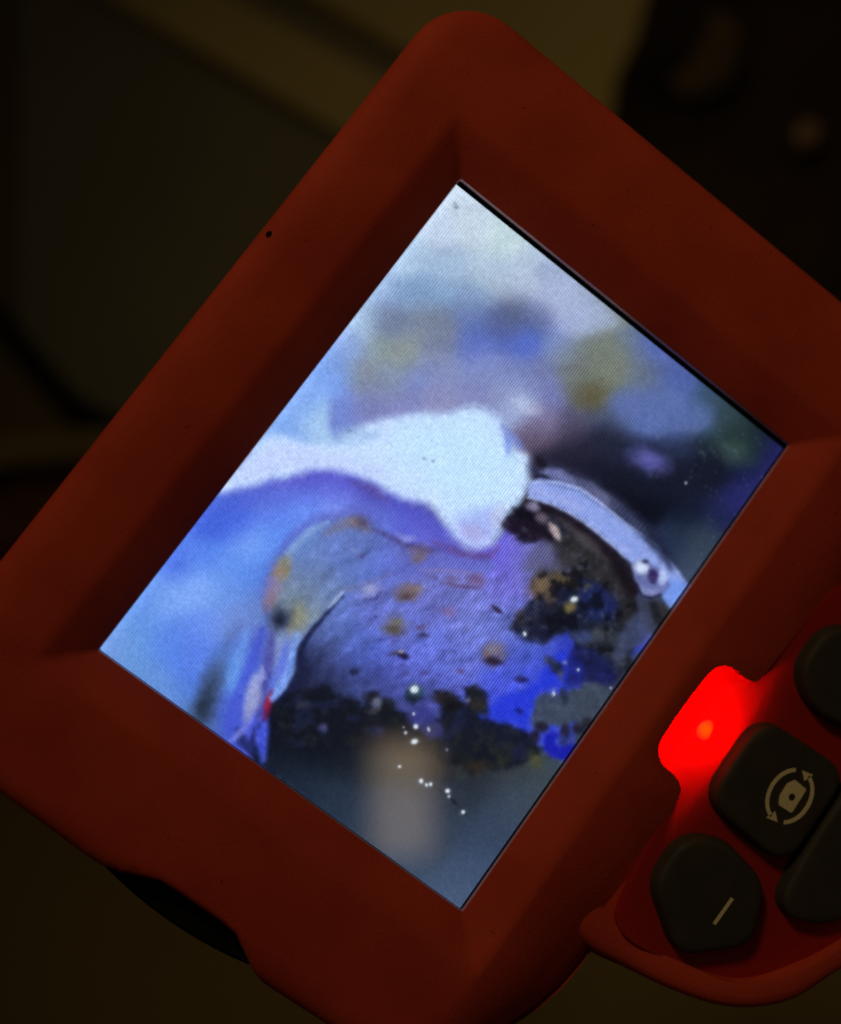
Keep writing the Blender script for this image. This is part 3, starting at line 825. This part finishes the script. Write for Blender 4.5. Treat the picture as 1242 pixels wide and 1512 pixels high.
# ragged waterline, left and middle
WL = [(405,1040),(440,1022),(480,1012),(520,1030),(535,1044),(550,1022),(570,1040),(600,1052),(618,1072),(640,1060),(652,1062),(655,1040),(640,1022),(668,1025),(690,1040),(686,1016),(700,1012),(722,1030),
      (714,1056),(740,1068),(775,1076),(790,1090),(796,1110),(780,1125),(740,1135),(700,1140),(660,1128),(620,1108),(560,1106),(480,1108),(410,1100)]
img = poly(img, WL, (18,22,34), 5, 8, 11, .94, 51, smooth=False)
wl = sst(0, 8, inside(catmull(WL, 3), U, Vv))
img = mixc(img, (42,44,42), wl * sst(.12, .5, mot) * .4)
img = mixc(img, (30,38,78), wl * sst(.22, .45, fbm(U, Vv, 20, 99, 3)) * .5)
lw = sst(-4, 30, inside([(600,1100),(680,1090),(800,1085),(850,1070),(860,1110),(790,1140),(700,1170),(640,1160)], U, Vv))
img = mixc(img, (26,30,36), lw * sst(.02, .35, mot2) * .7)
img = mixc(img, (70,72,52), lw * sst(.2, .5, fbm(U, Vv, 22, 103, 3)) * .28)
img = poly(img, [(705,1056),(742,1030),(760,1022),(790,1010),(802,990),(826,962),(846,968),(862,990),(850,1004),(820,1012),(800,1022),(788,1042),(782,1060),(780,1078),(748,1066)], (34,54,214), 5, 5, 10, .95, 52)
img = poly(img, [(600,1062),(616,1040),(636,1050),(654,1078),(640,1092),(622,1080)], (52,54,132), 6, 4, 10, .8, 53)
img = poly(img, [(846,955),(888,965),(912,1000),(890,1015),(858,1012),(836,1006)], (24,28,92), 7, 6, 12, .75, 54, tex=.5)
GP = [(786,1050),(792,1030),(806,1022),(826,1026),(842,1020),(858,1012),(878,1008),(902,1020),(900,1036),(882,1056),(868,1070),(850,1066),(836,1074),(816,1070),(800,1078),(788,1070)]
img = poly(img, GP, (60,71,92), 3.5, 5, 9, .97, 55, tex=.18)
img = poly(img, [(826,1020),(836,1018),(838,1036),(832,1042)], (34,42,66), 2.5, 2, 8, .9, 56)
for (x, y, rx, ry) in ((800,1074,9,8),(835,1080,7,10),(855,1076,10,8),(868,1066,8,7),(790,1088,8,10)):
    img = dot(img, x, y, rx, ry, (30,28,44), 20, .5, .9, 3, int(y))
img = poly(img, [(806,1086),(814,1082),(824,1084),(820,1094),(826,1102),(850,1098),(860,1104),(840,1118),(822,1122),(808,1114),(803,1100)], (20,26,172), 3.5, 3, 8, .97, 57)
img = dot(img, 790,1122, 14,9, (86,84,42), 60, .8, .6, 6)
img = dot(img, 704,1132, 16,9, (60,46,34), 0, .8, .6, 6)
img = stroke(img, [(775,1040),(785,1060),(782,1082)], 3, (110,150,150), 2.5, .0)

# spots and pits on the face
img = dot(img, 603,874, 20,12, (118,100,104), -12, .7, .9, 6)
img = dot(img, 600,880, 12,5, (84,66,66), -10, .7, .8, 3)
img = dot(img, 614,868, 8,5, (128,108,96), 0, .7, .7, 3)
img = dot(img, 583,924, 17,14, (104,100,104), -8, .7, .85, 6)
img = dot(img, 580,930, 12,7, (78,70,52), 0, .7, .8, 4)
img = dot(img, 588,918, 8,4, (112,110,86), -20, .7, .8, 3)
img = dot(img, 548,873, 16,11, (132,138,196), -15, .7, .8, 4)
img = dot(img, 545,870, 8,6, (164,166,206), -15, .7, .75, 3)
img = stroke(img, [(540,886),(555,884),(563,874)], 2.2, (50,52,112), 2, .8)
img = stroke(img, [(620,842),(660,842),(715,848)], 2.4, (132,116,172), 2, .7)
img = stroke(img, [(650,860),(680,866),(712,868)], 2.6, (92,66,106), 2, .75)
img = dot(img, 703,856, 13,9, (108,80,118), 0, .7, .8, 4)
img = dot(img, 668,856, 11,6, (112,88,126), 0, .7, .6, 4)
img = stroke(img, [(630,850),(648,856)], 3.5, (86,78,134), 3, .6)
img = dot(img, 664,903, 9,7, (128,98,142), 0, .8, .7, 3)
img = stroke(img, [(640,902),(655,898)], 2, (110,100,170), 2, .6)
img = stroke(img, [(727,894),(735,901),(741,905)], 3.6, (42,30,50), 1.6, .92, .8)
img = dot(img, 622,926, 9,4, (84,70,104), -30, .7, .8, 3)
img = dot(img, 626,938, 8,3, (48,38,62), 0, .7, .9, 2)
img = stroke(img, [(560,945),(585,940),(600,932)], 1.6, (64,62,134), 2, .6)
img = stroke(img, [(535,930),(550,920)], 1.6, (76,74,140), 2, .5)
img = stroke(img, [(574,968),(588,964),(600,966)], 3.6, (58,54,86), 2, .85)
img = dot(img, 596,969, 8,4, (26,20,40), 10, .6, .95, 2)
img = dot(img, 592,962, 4,2.4, (190,176,180), 0, .6, .9)
img = dot(img, 524,992, 8,5, (30,34,60), -20, .7, .8, 3)
img = stroke(img, [(480,955),(500,940)], 5, (50,60,116), 4, .5)
img = dot(img, 730,966, 19,18, (86,84,120), 0, .5, .85, 5)
img = dot(img, 728,958, 13,8, (140,128,142), -10, .8, .75, 3)
img = dot(img, 729,976, 13,6.5, (38,28,46), 8, .6, .95, 2)
img = dot(img, 718,966, 5,5, (118,92,78), 0, .7, .8, 2)
img = dot(img, 742,968, 4,7, (110,104,132), 0, .7, .6, 2)
img = dot(img, 770,1003, 10,5, (24,24,70), 10, .5, .95, 3)
img = dot(img, 767,1050, 6,4, (18,26,110), 20, .6, .9, 2)
img = dot(img, 681,990, 6,3.5, (88,72,124), 0, .7, .6, 2)
img = dot(img, 628,993, 6,3, (70,60,116), 0, .7, .7, 2)
img = dot(img, 600,995, 5,3, (62,56,110), 0, .7, .6, 2)
img = dot(img, 680,992, 5,3, (100,72,108), 0, .7, .6, 2)
rs_ = np.random.RandomState(31)
for i in range(70):
    x, y = 1060 + rs_.normal(0, 45), 690 + rs_.normal(0, 55)
    img = dot(img, x, y, rs_.uniform(.8, 1.7), rs_.uniform(.8, 1.5), (112, 132, 158), 0, .6, rs_.uniform(.25, .8))
for i in range(5):
    x, y = 1060 + rs_.normal(0, 25), 665 + rs_.normal(0, 20)
    img = stroke(img, [(x, y), (x + rs_.uniform(-14, 14), y + rs_.uniform(-14, 14)), (x + rs_.uniform(-20, 20), y + rs_.uniform(-20, 20))], .9, (96, 116, 120), .8, .45, 2)
rs_ = np.random.RandomState(12)
for i in range(46):
    x, y = rs_.uniform(520, 780), rs_.uniform(880, 1040)
    img = dot(img, x, y, rs_.uniform(1.5, 4.5), rs_.uniform(1, 2.5), tuple(np.array((62,62,130)) + rs_.uniform(-20, 30)), rs_.uniform(-40, 20), .7, rs_.uniform(.3, .7))
# ragged edge lumps
for (x, y, rx, ry, c) in ((548,1030,10,9,(26,24,30)),(572,1040,14,9,(20,24,26)),(556,1038,8,7,(104,110,142)),(552,1050,10,4,(62,62,70)),(655,1030,16,10,(32,28,26)),(670,1042,14,8,(20,18,22)),(700,1020,10,8,(24,28,30)),
        (706,1038,12,10,(44,40,36)),(714,1050,8,8,(34,38,34)),(690,1034,5,4,(110,110,150)),(640,1075,10,7,(56,56,96)),(477,1075,7,5,(74,72,130)),(560,1078,7,4,(44,42,92)),(448,1040,10,6,(44,50,70)),
        (822,985,10,8,(30,36,42)),(812,975,9,7,(46,52,60)),(834,978,4,3,(150,156,190)),(828,998,4,7,(70,72,78)),(818,1024,3,5,(150,160,220))):
    img = dot(img, x, y, rx, ry, c, 0, .6, .85, 4, int(x))

# hose clamp band sweeping to the right
img = stroke(img, [(785,740),(830,752),(880,790),(915,830),(935,870)], 12, (24,18,24), 5, .9, 2, False)
img = stroke(img, [(796,692),(850,712),(905,748),(950,792),(985,840)], 17, (40,42,70), 9, .85, 2, False)
img = stroke(img, [(800,695),(825,700),(848,712)], 8, (118,124,184), 4, .85, 1.5)
img = stroke(img, [(850,716),(885,735),(905,748)], 8, (92,92,132), 4, .8, 1.5)
img = stroke(img, [(792,704),(806,708),(815,714)], 4.5, (20,14,30), 2.5, .95, 1)
img = stroke(img, [(792,676),(800,684),(800,692)], 7, (22,14,26), 5, .8, 1)
img = poly(img, [(781,712),(797,706),(828,711),(857,720),(890,744),(923,771),(948,788),(971,805),(986,824),(1002,842),(1018,866),(1006,888),(994,904),(978,880),(955,866),(940,838),(923,824),(904,806),(885,790),(862,772),(838,757),(810,744),(779,735)],
           (136,156,224), 2.6, 1.2, 10, 1.0, 61, smooth=False)
img = stroke(img, [(790,722),(840,742),(890,778),(930,815)], 6, (158,170,232), 6, .7, 1)
img = stroke(img, [(860,756),(900,785),(940,812)], 7, (126,150,226), 6, .6, 1)
img = poly(img, [(985,858),(1004,858),(1018,874),(996,905),(978,882)], (112,148,232), 4, 1, 8, .9, 62)
img = stroke(img, [(783,741),(830,758),(880,794),(920,832)], 2.4, (26,18,30), 1.6, .95, .8, False)
img = stroke(img, [(800,711),(856,726),(914,766),(968,808)], 1.6, (90,104,160), 1.4, .6, .6, False)
img = stroke(img, [(783,712),(828,712),(857,721),(890,745),(923,772),(948,789),(971,806)], 1.6, (176,190,240), 1.6, .7, .6, False)
img = stroke(img, [(779,734),(810,743),(838,756),(862,771),(885,789),(904,805),(923,823)], 1.5, (178,186,232), 1.6, .6, .6, False)
img = stroke(img, [(830,700),(870,716),(905,742),(945,776)], 6, (92,98,140), 4, .55, 1.5)
img = stroke(img, [(905,742),(945,774),(978,812),(990,838)], 10, (30,36,64), 6, .8, 1.5)
hb = .5 + .5 * np.sin((U * .62 + Vv * .45) * 1.25)
dl2, _t2 = linedist([(835,702),(875,720),(915,750),(950,784)], U, Vv)
img = mixc(img, (120,126,170), hb * (1 - sst(4, 9, dl2)) * .35)
# bolt on the band
img = poly(img, [(934,834),(948,828),(968,836),(982,848),(988,866),(978,878),(958,882),(946,874),(938,856)], (98,108,168), 2.5, 1.5, 8, 1, 63)
img = dot(img, 947,838, 12,9, (196,208,238), 15, .5, 1, 1.5)
img = dot(img, 979,852, 8,11, (172,190,236), 10, .5, .95, 1.5)
img = poly(img, [(958,842),(966,840),(972,850),(966,862),(958,856)], (48,36,88), 3, 1, 6, .95, 64)
img = dot(img, 953,829, 5,3, (30,30,52), 0, .5, .9)
img = stroke(img, [(945,866),(955,876),(972,872)], 5, (134,142,196), 3, .8, 1)
img = stroke(img, [(940,862),(948,880),(962,883),(976,878)], 1.8, (22,22,44), 1.4, .9, .5, False)
img = poly(img, [(940,880),(960,886),(975,882),(992,908),(968,934),(950,930),(944,905)], (54,58,78), 4, 2, 8, .95, 65)
img = poly(img, [(958,888),(972,890),(990,904),(984,922),(970,924),(962,908)], (28,30,38), 3, 2, 8, .9, 66)
img = poly(img, [(972,890),(984,896),(996,908),(985,920),(976,906)], (50,48,50), 3, 2, 8, .9, 67)
img = poly(img, [(925,920),(948,905),(962,930),(955,945),(930,960),(915,975),(905,965)], (62,72,108), 6, 4, 10, .8, 68)
# white scrap beside the clamp
img = dot(img, 787,748, 9,7, (150,144,182), 20, .6, .85, 3)
img = dot(img, 800,765, 9,7, (118,104,120), 30, .6, .8, 3)
img = stroke(img, [(812,774),(820,784),(826,796)], 6, (176,158,164), 2.4, .95, 1.5)
img = stroke(img, [(806,786),(816,798)], 3, (22,16,28), 2, .9, 1)
img = stroke(img, [(824,768),(850,784),(878,806),(895,825)], 6, (74,66,72), 5, .7, 4)

# sparkles
SP = [(612,1018,7.5,6.5,1),(611,1054,2.6,3,.6),(614,1073,4.2,4.2,.9),(599,1082,3.4,3.2,.6),(633,1077,2.4,4.5,.6),(612,1095,6.8,5,1),(590,1132,3.6,2.8,.8),(622,1153,4.2,4.4,.95),(630,1159,3.2,3.2,.8),
      (636,1158,3.4,3.6,.95),(661,1168,4.2,3.6,.95),(663,1176,3.2,3.2,.6),(684,1199,3.6,3.6,.95),(660,1107,2.4,2.4,.35),(848,885,7,4.8,.9),(775,936,3,4.2,.9),(854,989,2.4,2.4,.7),(596,1074,2,2,.4),(818,1024,2,4,.8),
      (902,1016,2,2,.6),(1013,713,2,2,.7)]
img = dot(img, 610,1028, 12,11, (16,24,30), 0, .5, .85, 3)
img = dot(img, 614,1020, 13,9, (30,66,74), 10, .6, .7, 2)
img = dot(img, 842,896, 8,8, (132,116,62), 30, .7, .85, 3)
for (x, y, rx, ry, a) in SP:
    img = dot(img, x, y, rx * 1.2, ry * 1.2, (110,126,160), -15, .6, a * .6)
    img = dot(img, x, y, rx * .7, ry * .7, (214,226,236), -15, .5, a)
img = stroke(img, [(560,1140),(590,1142),(622,1150),(650,1166),(672,1184),(690,1204)], 1.6, (24,28,38), 2, .55, 1, False)
img = stroke(img, [(666,1180),(674,1188)], 2.2, (16,18,30), 1.6, .9, 1)
img = dot(img, 604,1112, 42,26, (72,54,34), 10, .9, .62, 6)  # warm tint of the reflection in the glass, painted into the feed
img = dot(img, 638,1130, 26,14, (52,44,40), 20, .9, .5, 6)
img = dot(img, 960,680, 26,14, (98,98,186), 20, .9, .8, 6)
img = dot(img, 1085,668, 18,16, (62,84,84), 30, .9, .55, 9)
img = dot(img, 875,582, 22,15, (92,80,52), -30, .9, .5, 8)

def blur(a, s):
    r_ = int(3 * s) + 1; kx = np.exp(-np.arange(-r_, r_ + 1) ** 2 / (2 * s * s)); kx /= kx.sum()
    for ax in (0, 1):
        p_ = np.pad(a, [(r_, r_) if q == ax else (0, 0) for q in range(3)], 'edge'); o_ = 0
        for i, w in enumerate(kx): o_ = o_ + w * np.take(p_, range(i, i + a.shape[ax]), axis=ax)
        a = o_
    return a
sharp = img.copy(); soft_ = blur(img, 2.6); 
# pixel-scale crispness of the compressed video: blocky ripples and stronger local contrast
img = 0.80 * blur(sharp, 0.9) + 0.20 * soft_
edge_ = np.clip(np.abs(sharp - blur(sharp, 4.5)).mean(-1) / 22, 0, 1)
img = img + ((fbm(U, Vv, 7, 171, 3) * 13 * (0.25 + edge_)) * (img.mean(-1) / 130 + .25))[..., None]
lum = img.mean(-1, keepdims=True)
img = lum + (img - lum) * 0.93
img = img * np.array([1.0, 1.0, 0.985])
img = img + 0.13 * blur(np.clip(sharp - 125, 0, 255), 9)  # bloom round the bright areas, painted into the picture
for (x, y, rx, ry, a) in SP:
    img = dot(img, x, y, rx * .68, ry * .68, (214, 226, 236), -15, .6, a * .9)
# camera-noise grain and a fading brightness along the edges of the backlight
g = fbm(U, Vv, 3.2, 151, 2)
img = img * (1 + 0.035 * g)[..., None] + 1.2 * g[..., None]
eb = np.exp(-(gy - 26.7 + 0.3) ** 2 / 0.35)
img = img + (eb * 9)[..., None] * np.array([.9, 1, 1.1]) * (img.mean(-1) / 120)[..., None]
img = np.clip(img, 3, 255)
lin = np.where(img / 255 <= 0.04045, img / 255 / 12.92, ((img / 255 + 0.055) / 1.055) ** 2.4)
#@@ENDFEED

me = bpy.data.meshes.new('display')
co = np.stack([gx, gy, np.full_like(gx, ZS)], -1).reshape(-1, 3) * MM
idx = np.arange(NX * NY).reshape(NY, NX)
fq = np.stack([idx[:-1, :-1], idx[:-1, 1:], idx[1:, 1:], idx[1:, :-1]], -1).reshape(-1, 4)
me.vertices.add(len(co)); me.vertices.foreach_set('co', co.ravel())
me.loops.add(fq.size); me.loops.foreach_set('vertex_index', fq.ravel().astype(np.int32))
me.polygons.add(len(fq)); me.polygons.foreach_set('loop_start', (np.arange(len(fq)) * 4).astype(np.int32))
me.update(calc_edges=True)
ca = me.color_attributes.new('feed', 'FLOAT_COLOR', 'POINT')
# how strongly the pixel rows show: most in the mid-tones right of the centre, hardly at all in the lower corner
dl, _t = linedist([(900, 560), (820, 760), (730, 980)], U, Vv)
rows = 0.10 + 0.34 * np.exp(-(dl / 150) ** 2)
rows = rows * (1 - 0.85 * sst(1010, 1100, Vv)) * (1 - 0.45 * sst(150, 215, lin.mean(-1) * 255 * 1.6))
rows = rows + 0.08 * sst(560, 420, Vv)
ca.data.foreach_set('color', np.concatenate([lin.reshape(-1, 3), rows.reshape(-1, 1)], 1).ravel().astype(np.float32))
M_LCD = bpy.data.materials.new('display_glass_over_pixels'); M_LCD.use_nodes = True
nt = M_LCD.node_tree; N, L = nt.nodes, nt.links
b = N['Principled BSDF']
b.inputs['Base Color'].default_value = (0.004, 0.004, 0.005, 1)
b.inputs['Roughness'].default_value = 0.055
b.inputs['Specular IOR Level'].default_value = 0.5
at = N.new('ShaderNodeAttribute'); at.attribute_name = 'feed'
tc = N.new('ShaderNodeTexCoord'); sx = N.new('ShaderNodeSeparateXYZ'); L.new(tc.outputs['Object'], sx.inputs[0])
def math_(op, a, b_=None):
    n = N.new('ShaderNodeMath'); n.operation = op
    for i, v in enumerate((a, b_)):
        if v is None: continue
        if isinstance(v, (int, float)): n.inputs[i].default_value = v
        else: L.new(v, n.inputs[i])
    return n.outputs[0]
gn = N.new('ShaderNodeTexNoise'); gn.inputs['Scale'].default_value = 2600; gn.inputs['Detail'].default_value = 1
L.new(tc.outputs['Object'], gn.inputs['Vector'])
gw = N.new('ShaderNodeTexNoise'); gw.inputs['Scale'].default_value = 420; gw.inputs['Detail'].default_value = 1
L.new(tc.outputs['Object'], gw.inputs['Vector'])
row = math_('SINE', math_('ADD', math_('MULTIPLY', sx.outputs['Y'], 2 * math.pi / (0.325 * MM)), math_('MULTIPLY', gw.outputs['Fac'], 3.0)))
colw = math_('SINE', math_('MULTIPLY', sx.outputs['X'], 2 * math.pi / (0.262 * MM)))
st = math_('ADD', 1.0, math_('ADD', math_('ADD', math_('MULTIPLY', row, at.outputs['Alpha']), math_('MULTIPLY', math_('SUBTRACT', gn.outputs['Fac'], 0.5), 0.34)), math_('MULTIPLY', colw, 0.04)))
L.new(at.outputs['Color'], b.inputs['Emission Color'])
L.new(st, b.inputs['Emission Strength'])
me.materials.append(M_LCD)
disp = bpy.data.objects.new('display', me); S.collection.objects.link(disp); disp.parent = root
disp['label'] = 'lit colour display showing a blue-tinted close view inside a pipe'
# black mask round the lit area
mv, mf = loops_mesh([lift(rrect(X0 - .02, X1 + .01, Y0 - .01, Y1 + .02, 0.02), ZS - 0.03), lift(rrect(-LX - .2, LX + .3, -LY - .3, LY + .2, 0.1), ZS - 0.03)], False)
link_mesh('display_mask', mv, mf, M_GASKET, root, smooth=False)

# ------------------------------------------------------------------ out-of-focus surroundings, a hand's length below
def slab(name, P, z0, z1, material, parent=None, bevel=1.5, **kw):
    P = ccw(P)
    def ins(d):
        cx = sum(p[0] for p in P) / len(P); cy = sum(p[1] for p in P) / len(P)
        return [(x + (cx - x) / math.hypot(cx - x, cy - y) * d, y + (cy - y) / math.hypot(cx - x, cy - y) * d) for x, y in P]
    v, f_ = loops_mesh([lift(P, z0), lift(P, z1 - bevel), lift(ins(bevel * .6), z1 - bevel * .3), lift(ins(bevel * 1.6), z1)], True, True)
    o = link_mesh(name, v, f_, material, parent, autosharp=50, **kw); fixn(o); return o

def grid_sheet(name, x0, x1, y0, y1, n, zf, material, **kw):
    V, F = [], []
    for j in range(n + 1):
        for i in range(n + 1):
            x = x0 + (x1 - x0) * i / n; y = y0 + (y1 - y0) * j / n
            V.append((x, y, zf(x, y)))
    for j in range(n):
        for i in range(n):
            a = j * (n + 1) + i; F.append((a, a + 1, a + n + 2, a + n + 1))
    return link_mesh(name, V, F, material, **kw)

grid_sheet('workbench_top', -900, 900, -900, 900, 30, lambda x, y: -262.0, M_BENCH, kind='structure',
           label='dark olive-brown work surface out of focus below the instrument')

# shallow metal cover with a recessed olive panel and two ochre ribs
cov = bpy.data.objects.new('metal_cover', None); S.collection.objects.link(cov)
cov.location = Vector((120, 80, -260)) * MM
cov['label'] = 'blurred metal cover with ochre ribs and grey-olive panel, upper left behind the instrument'
cov['category'] = 'metal cover'
def part(fn, *a, **k_):
    o = fn(*a, **k_); o.parent = cov; o.matrix_parent_inverse = Matrix.Translation(-cov.location); return o
part(slab, 'panel', [(-2, 112), (96, 185), (133, 12), (60, -30), (-12, 68)], -261, -252, M_OLIVE)
part(slab, 'rib', [(97, 170), (121, 152), (152, -10), (126, -20)], -261, -246, M_OCHRE, bevel=4)
part(slab, 'groove_strip', [(120, 160), (140, 128), (168, -10), (150, -16)], -261, -255, M_OLIVE)
part(slab, 'face_plate', [(138, 140), (290, 60), (230, -75), (166, -40)], -261, -247, M_OCHRE, bevel=4)

# dark cloth heap, upper right
def heap(x, y):
    P = [(224, 26), (208, 19), (190, 15), (176, 8), (158, -4), (146, -52), (142, -130), (300, -170), (330, 20), (250, 50)]
    return P
hp = catmull(heap(0, 0), 3)
HP = np.array(hp)
nx = 90
xs, ys = np.meshgrid(np.linspace(130, 335, nx), np.linspace(-178, 58, nx))
dd = inside(hp, xs + 4 * fbm(xs, ys, 25, 5), ys + 4 * fbm(xs, ys, 25, 9))
zz = -262 + 24 * sst(-3, 8, dd) + 9 * fbm(xs, ys, 34, 61) * sst(0, 14, dd)
V = [(float(a), float(b_), float(c)) for a, b_, c in zip(xs.ravel(), ys.ravel(), zz.ravel())]
F = [(j * nx + i, j * nx + i + 1, (j + 1) * nx + i + 1, (j + 1) * nx + i) for j in range(nx - 1) for i in range(nx - 1)
     if max(dd[j, i], dd[j, i + 1], dd[j + 1, i], dd[j + 1, i + 1]) > -4]
blob('brown_cloth_fold', (209, -8, -237), 17, 13, 5, M_FOLD, label='dim brown fold of cloth lying on the black cloth near the top edge', cat='cloth', seed=3)
link_mesh('cloth_heap', V, F, M_FABRIC, label='crumpled black cloth out of focus beyond the upper right edge of the instrument', cat='cloth')
o = blob('brown_button', (210.4, -51.5, -236.0), 5.6, 4.6, 3.0, M_BUTTON, label='blurred brown button lying on the black cloth at the upper right', cat='button')
blob('brown_button', (216.0, 0.5, -238.0), 4.0, 3.4, 2.4, M_BUTTON, label='blurred brown button on the black cloth at the very top edge of the picture', cat='button', seed=4)
blob('brown_button', (206.0, -88.0, -240.0), 3.4, 3.0, 2.0, M_RAG, label='dull red-brown button on the black cloth close to the housing edge', cat='button', seed=9)

def tube(name, pts_, rad, material, **kw):
    P = [Vector(p) for p in pts_]; Q = []
    for i in range(len(P) - 1):
        p0, p1, p2, p3 = P[max(i - 1, 0)], P[i], P[i + 1], P[min(i + 2, len(P) - 1)]
        for s in range(8):
            t = s / 8
            Q.append(0.5 * (2 * p1 + (p2 - p0) * t + (2 * p0 - 5 * p1 + 4 * p2 - p3) * t * t + (3 * p1 - p0 - 3 * p2 + p3) * t ** 3))
    Q.append(P[-1]); LL = []
    for i, q in enumerate(Q):
        t = (Q[min(i + 1, len(Q) - 1)] - Q[max(i - 1, 0)]).normalized()
        a = t.cross(Vector((0, 0, 1))).normalized(); b_ = a.cross(t)
        LL.append([tuple(q + rad * (math.cos(2 * math.pi * k_ / 14) * a + math.sin(2 * math.pi * k_ / 14) * b_)) for k_ in range(14)])
    v, f_ = loops_mesh(LL, True, True)
    return link_mesh(name, v, f_, material, **kw)
tube('cable', [(16, 190, -258), (2, 142, -256), (-2, 118, -254), (-6, 101, -253), (-9, 86, -253), (-7, 72, -253), (0, 45, -254), (20, 0, -256)], 3.6, M_CABLE,
     label='black cable running down to the left flank of the instrument', cat='cable')
slab('wooden_batten', [(-44, 107), (-32, 98), (30, 30), (24, 22), (-40, 92), (-46, 96)], -262, -250, M_BATTEN, bevel=1,
     label='pale narrow batten at the left edge below the black cable', cat='batten')
V, F = [], []
nr = 40
xs, ys = np.meshgrid(np.linspace(-75, 10, nr), np.linspace(20, 92, nr))
dd = inside([(-44, 90), (-36, 86), (5, 40), (0, 24), (-50, 50), (-66, 76), (-60, 86)], xs + 3 * fbm(xs, ys, 14, 3), ys + 3 * fbm(xs, ys, 14, 8))
zz = -262 + 7 * sst(-1, 8, dd) + 4 * fbm(xs, ys, 16, 71) * sst(0, 6, dd)
V = [(float(a), float(b_), float(c)) for a, b_, c in zip(xs.ravel(), ys.ravel(), zz.ravel())]
F = [(j * nr + i, j * nr + i + 1, (j + 1) * nr + i + 1, (j + 1) * nr + i) for j in range(nr - 1) for i in range(nr - 1)
     if max(dd[j, i], dd[j, i + 1], dd[j + 1, i], dd[j + 1, i + 1]) > -3]
link_mesh('cleaning_rag', V, F, M_RAG, label='dull red-brown rag below the pale batten at the left edge', cat='rag')
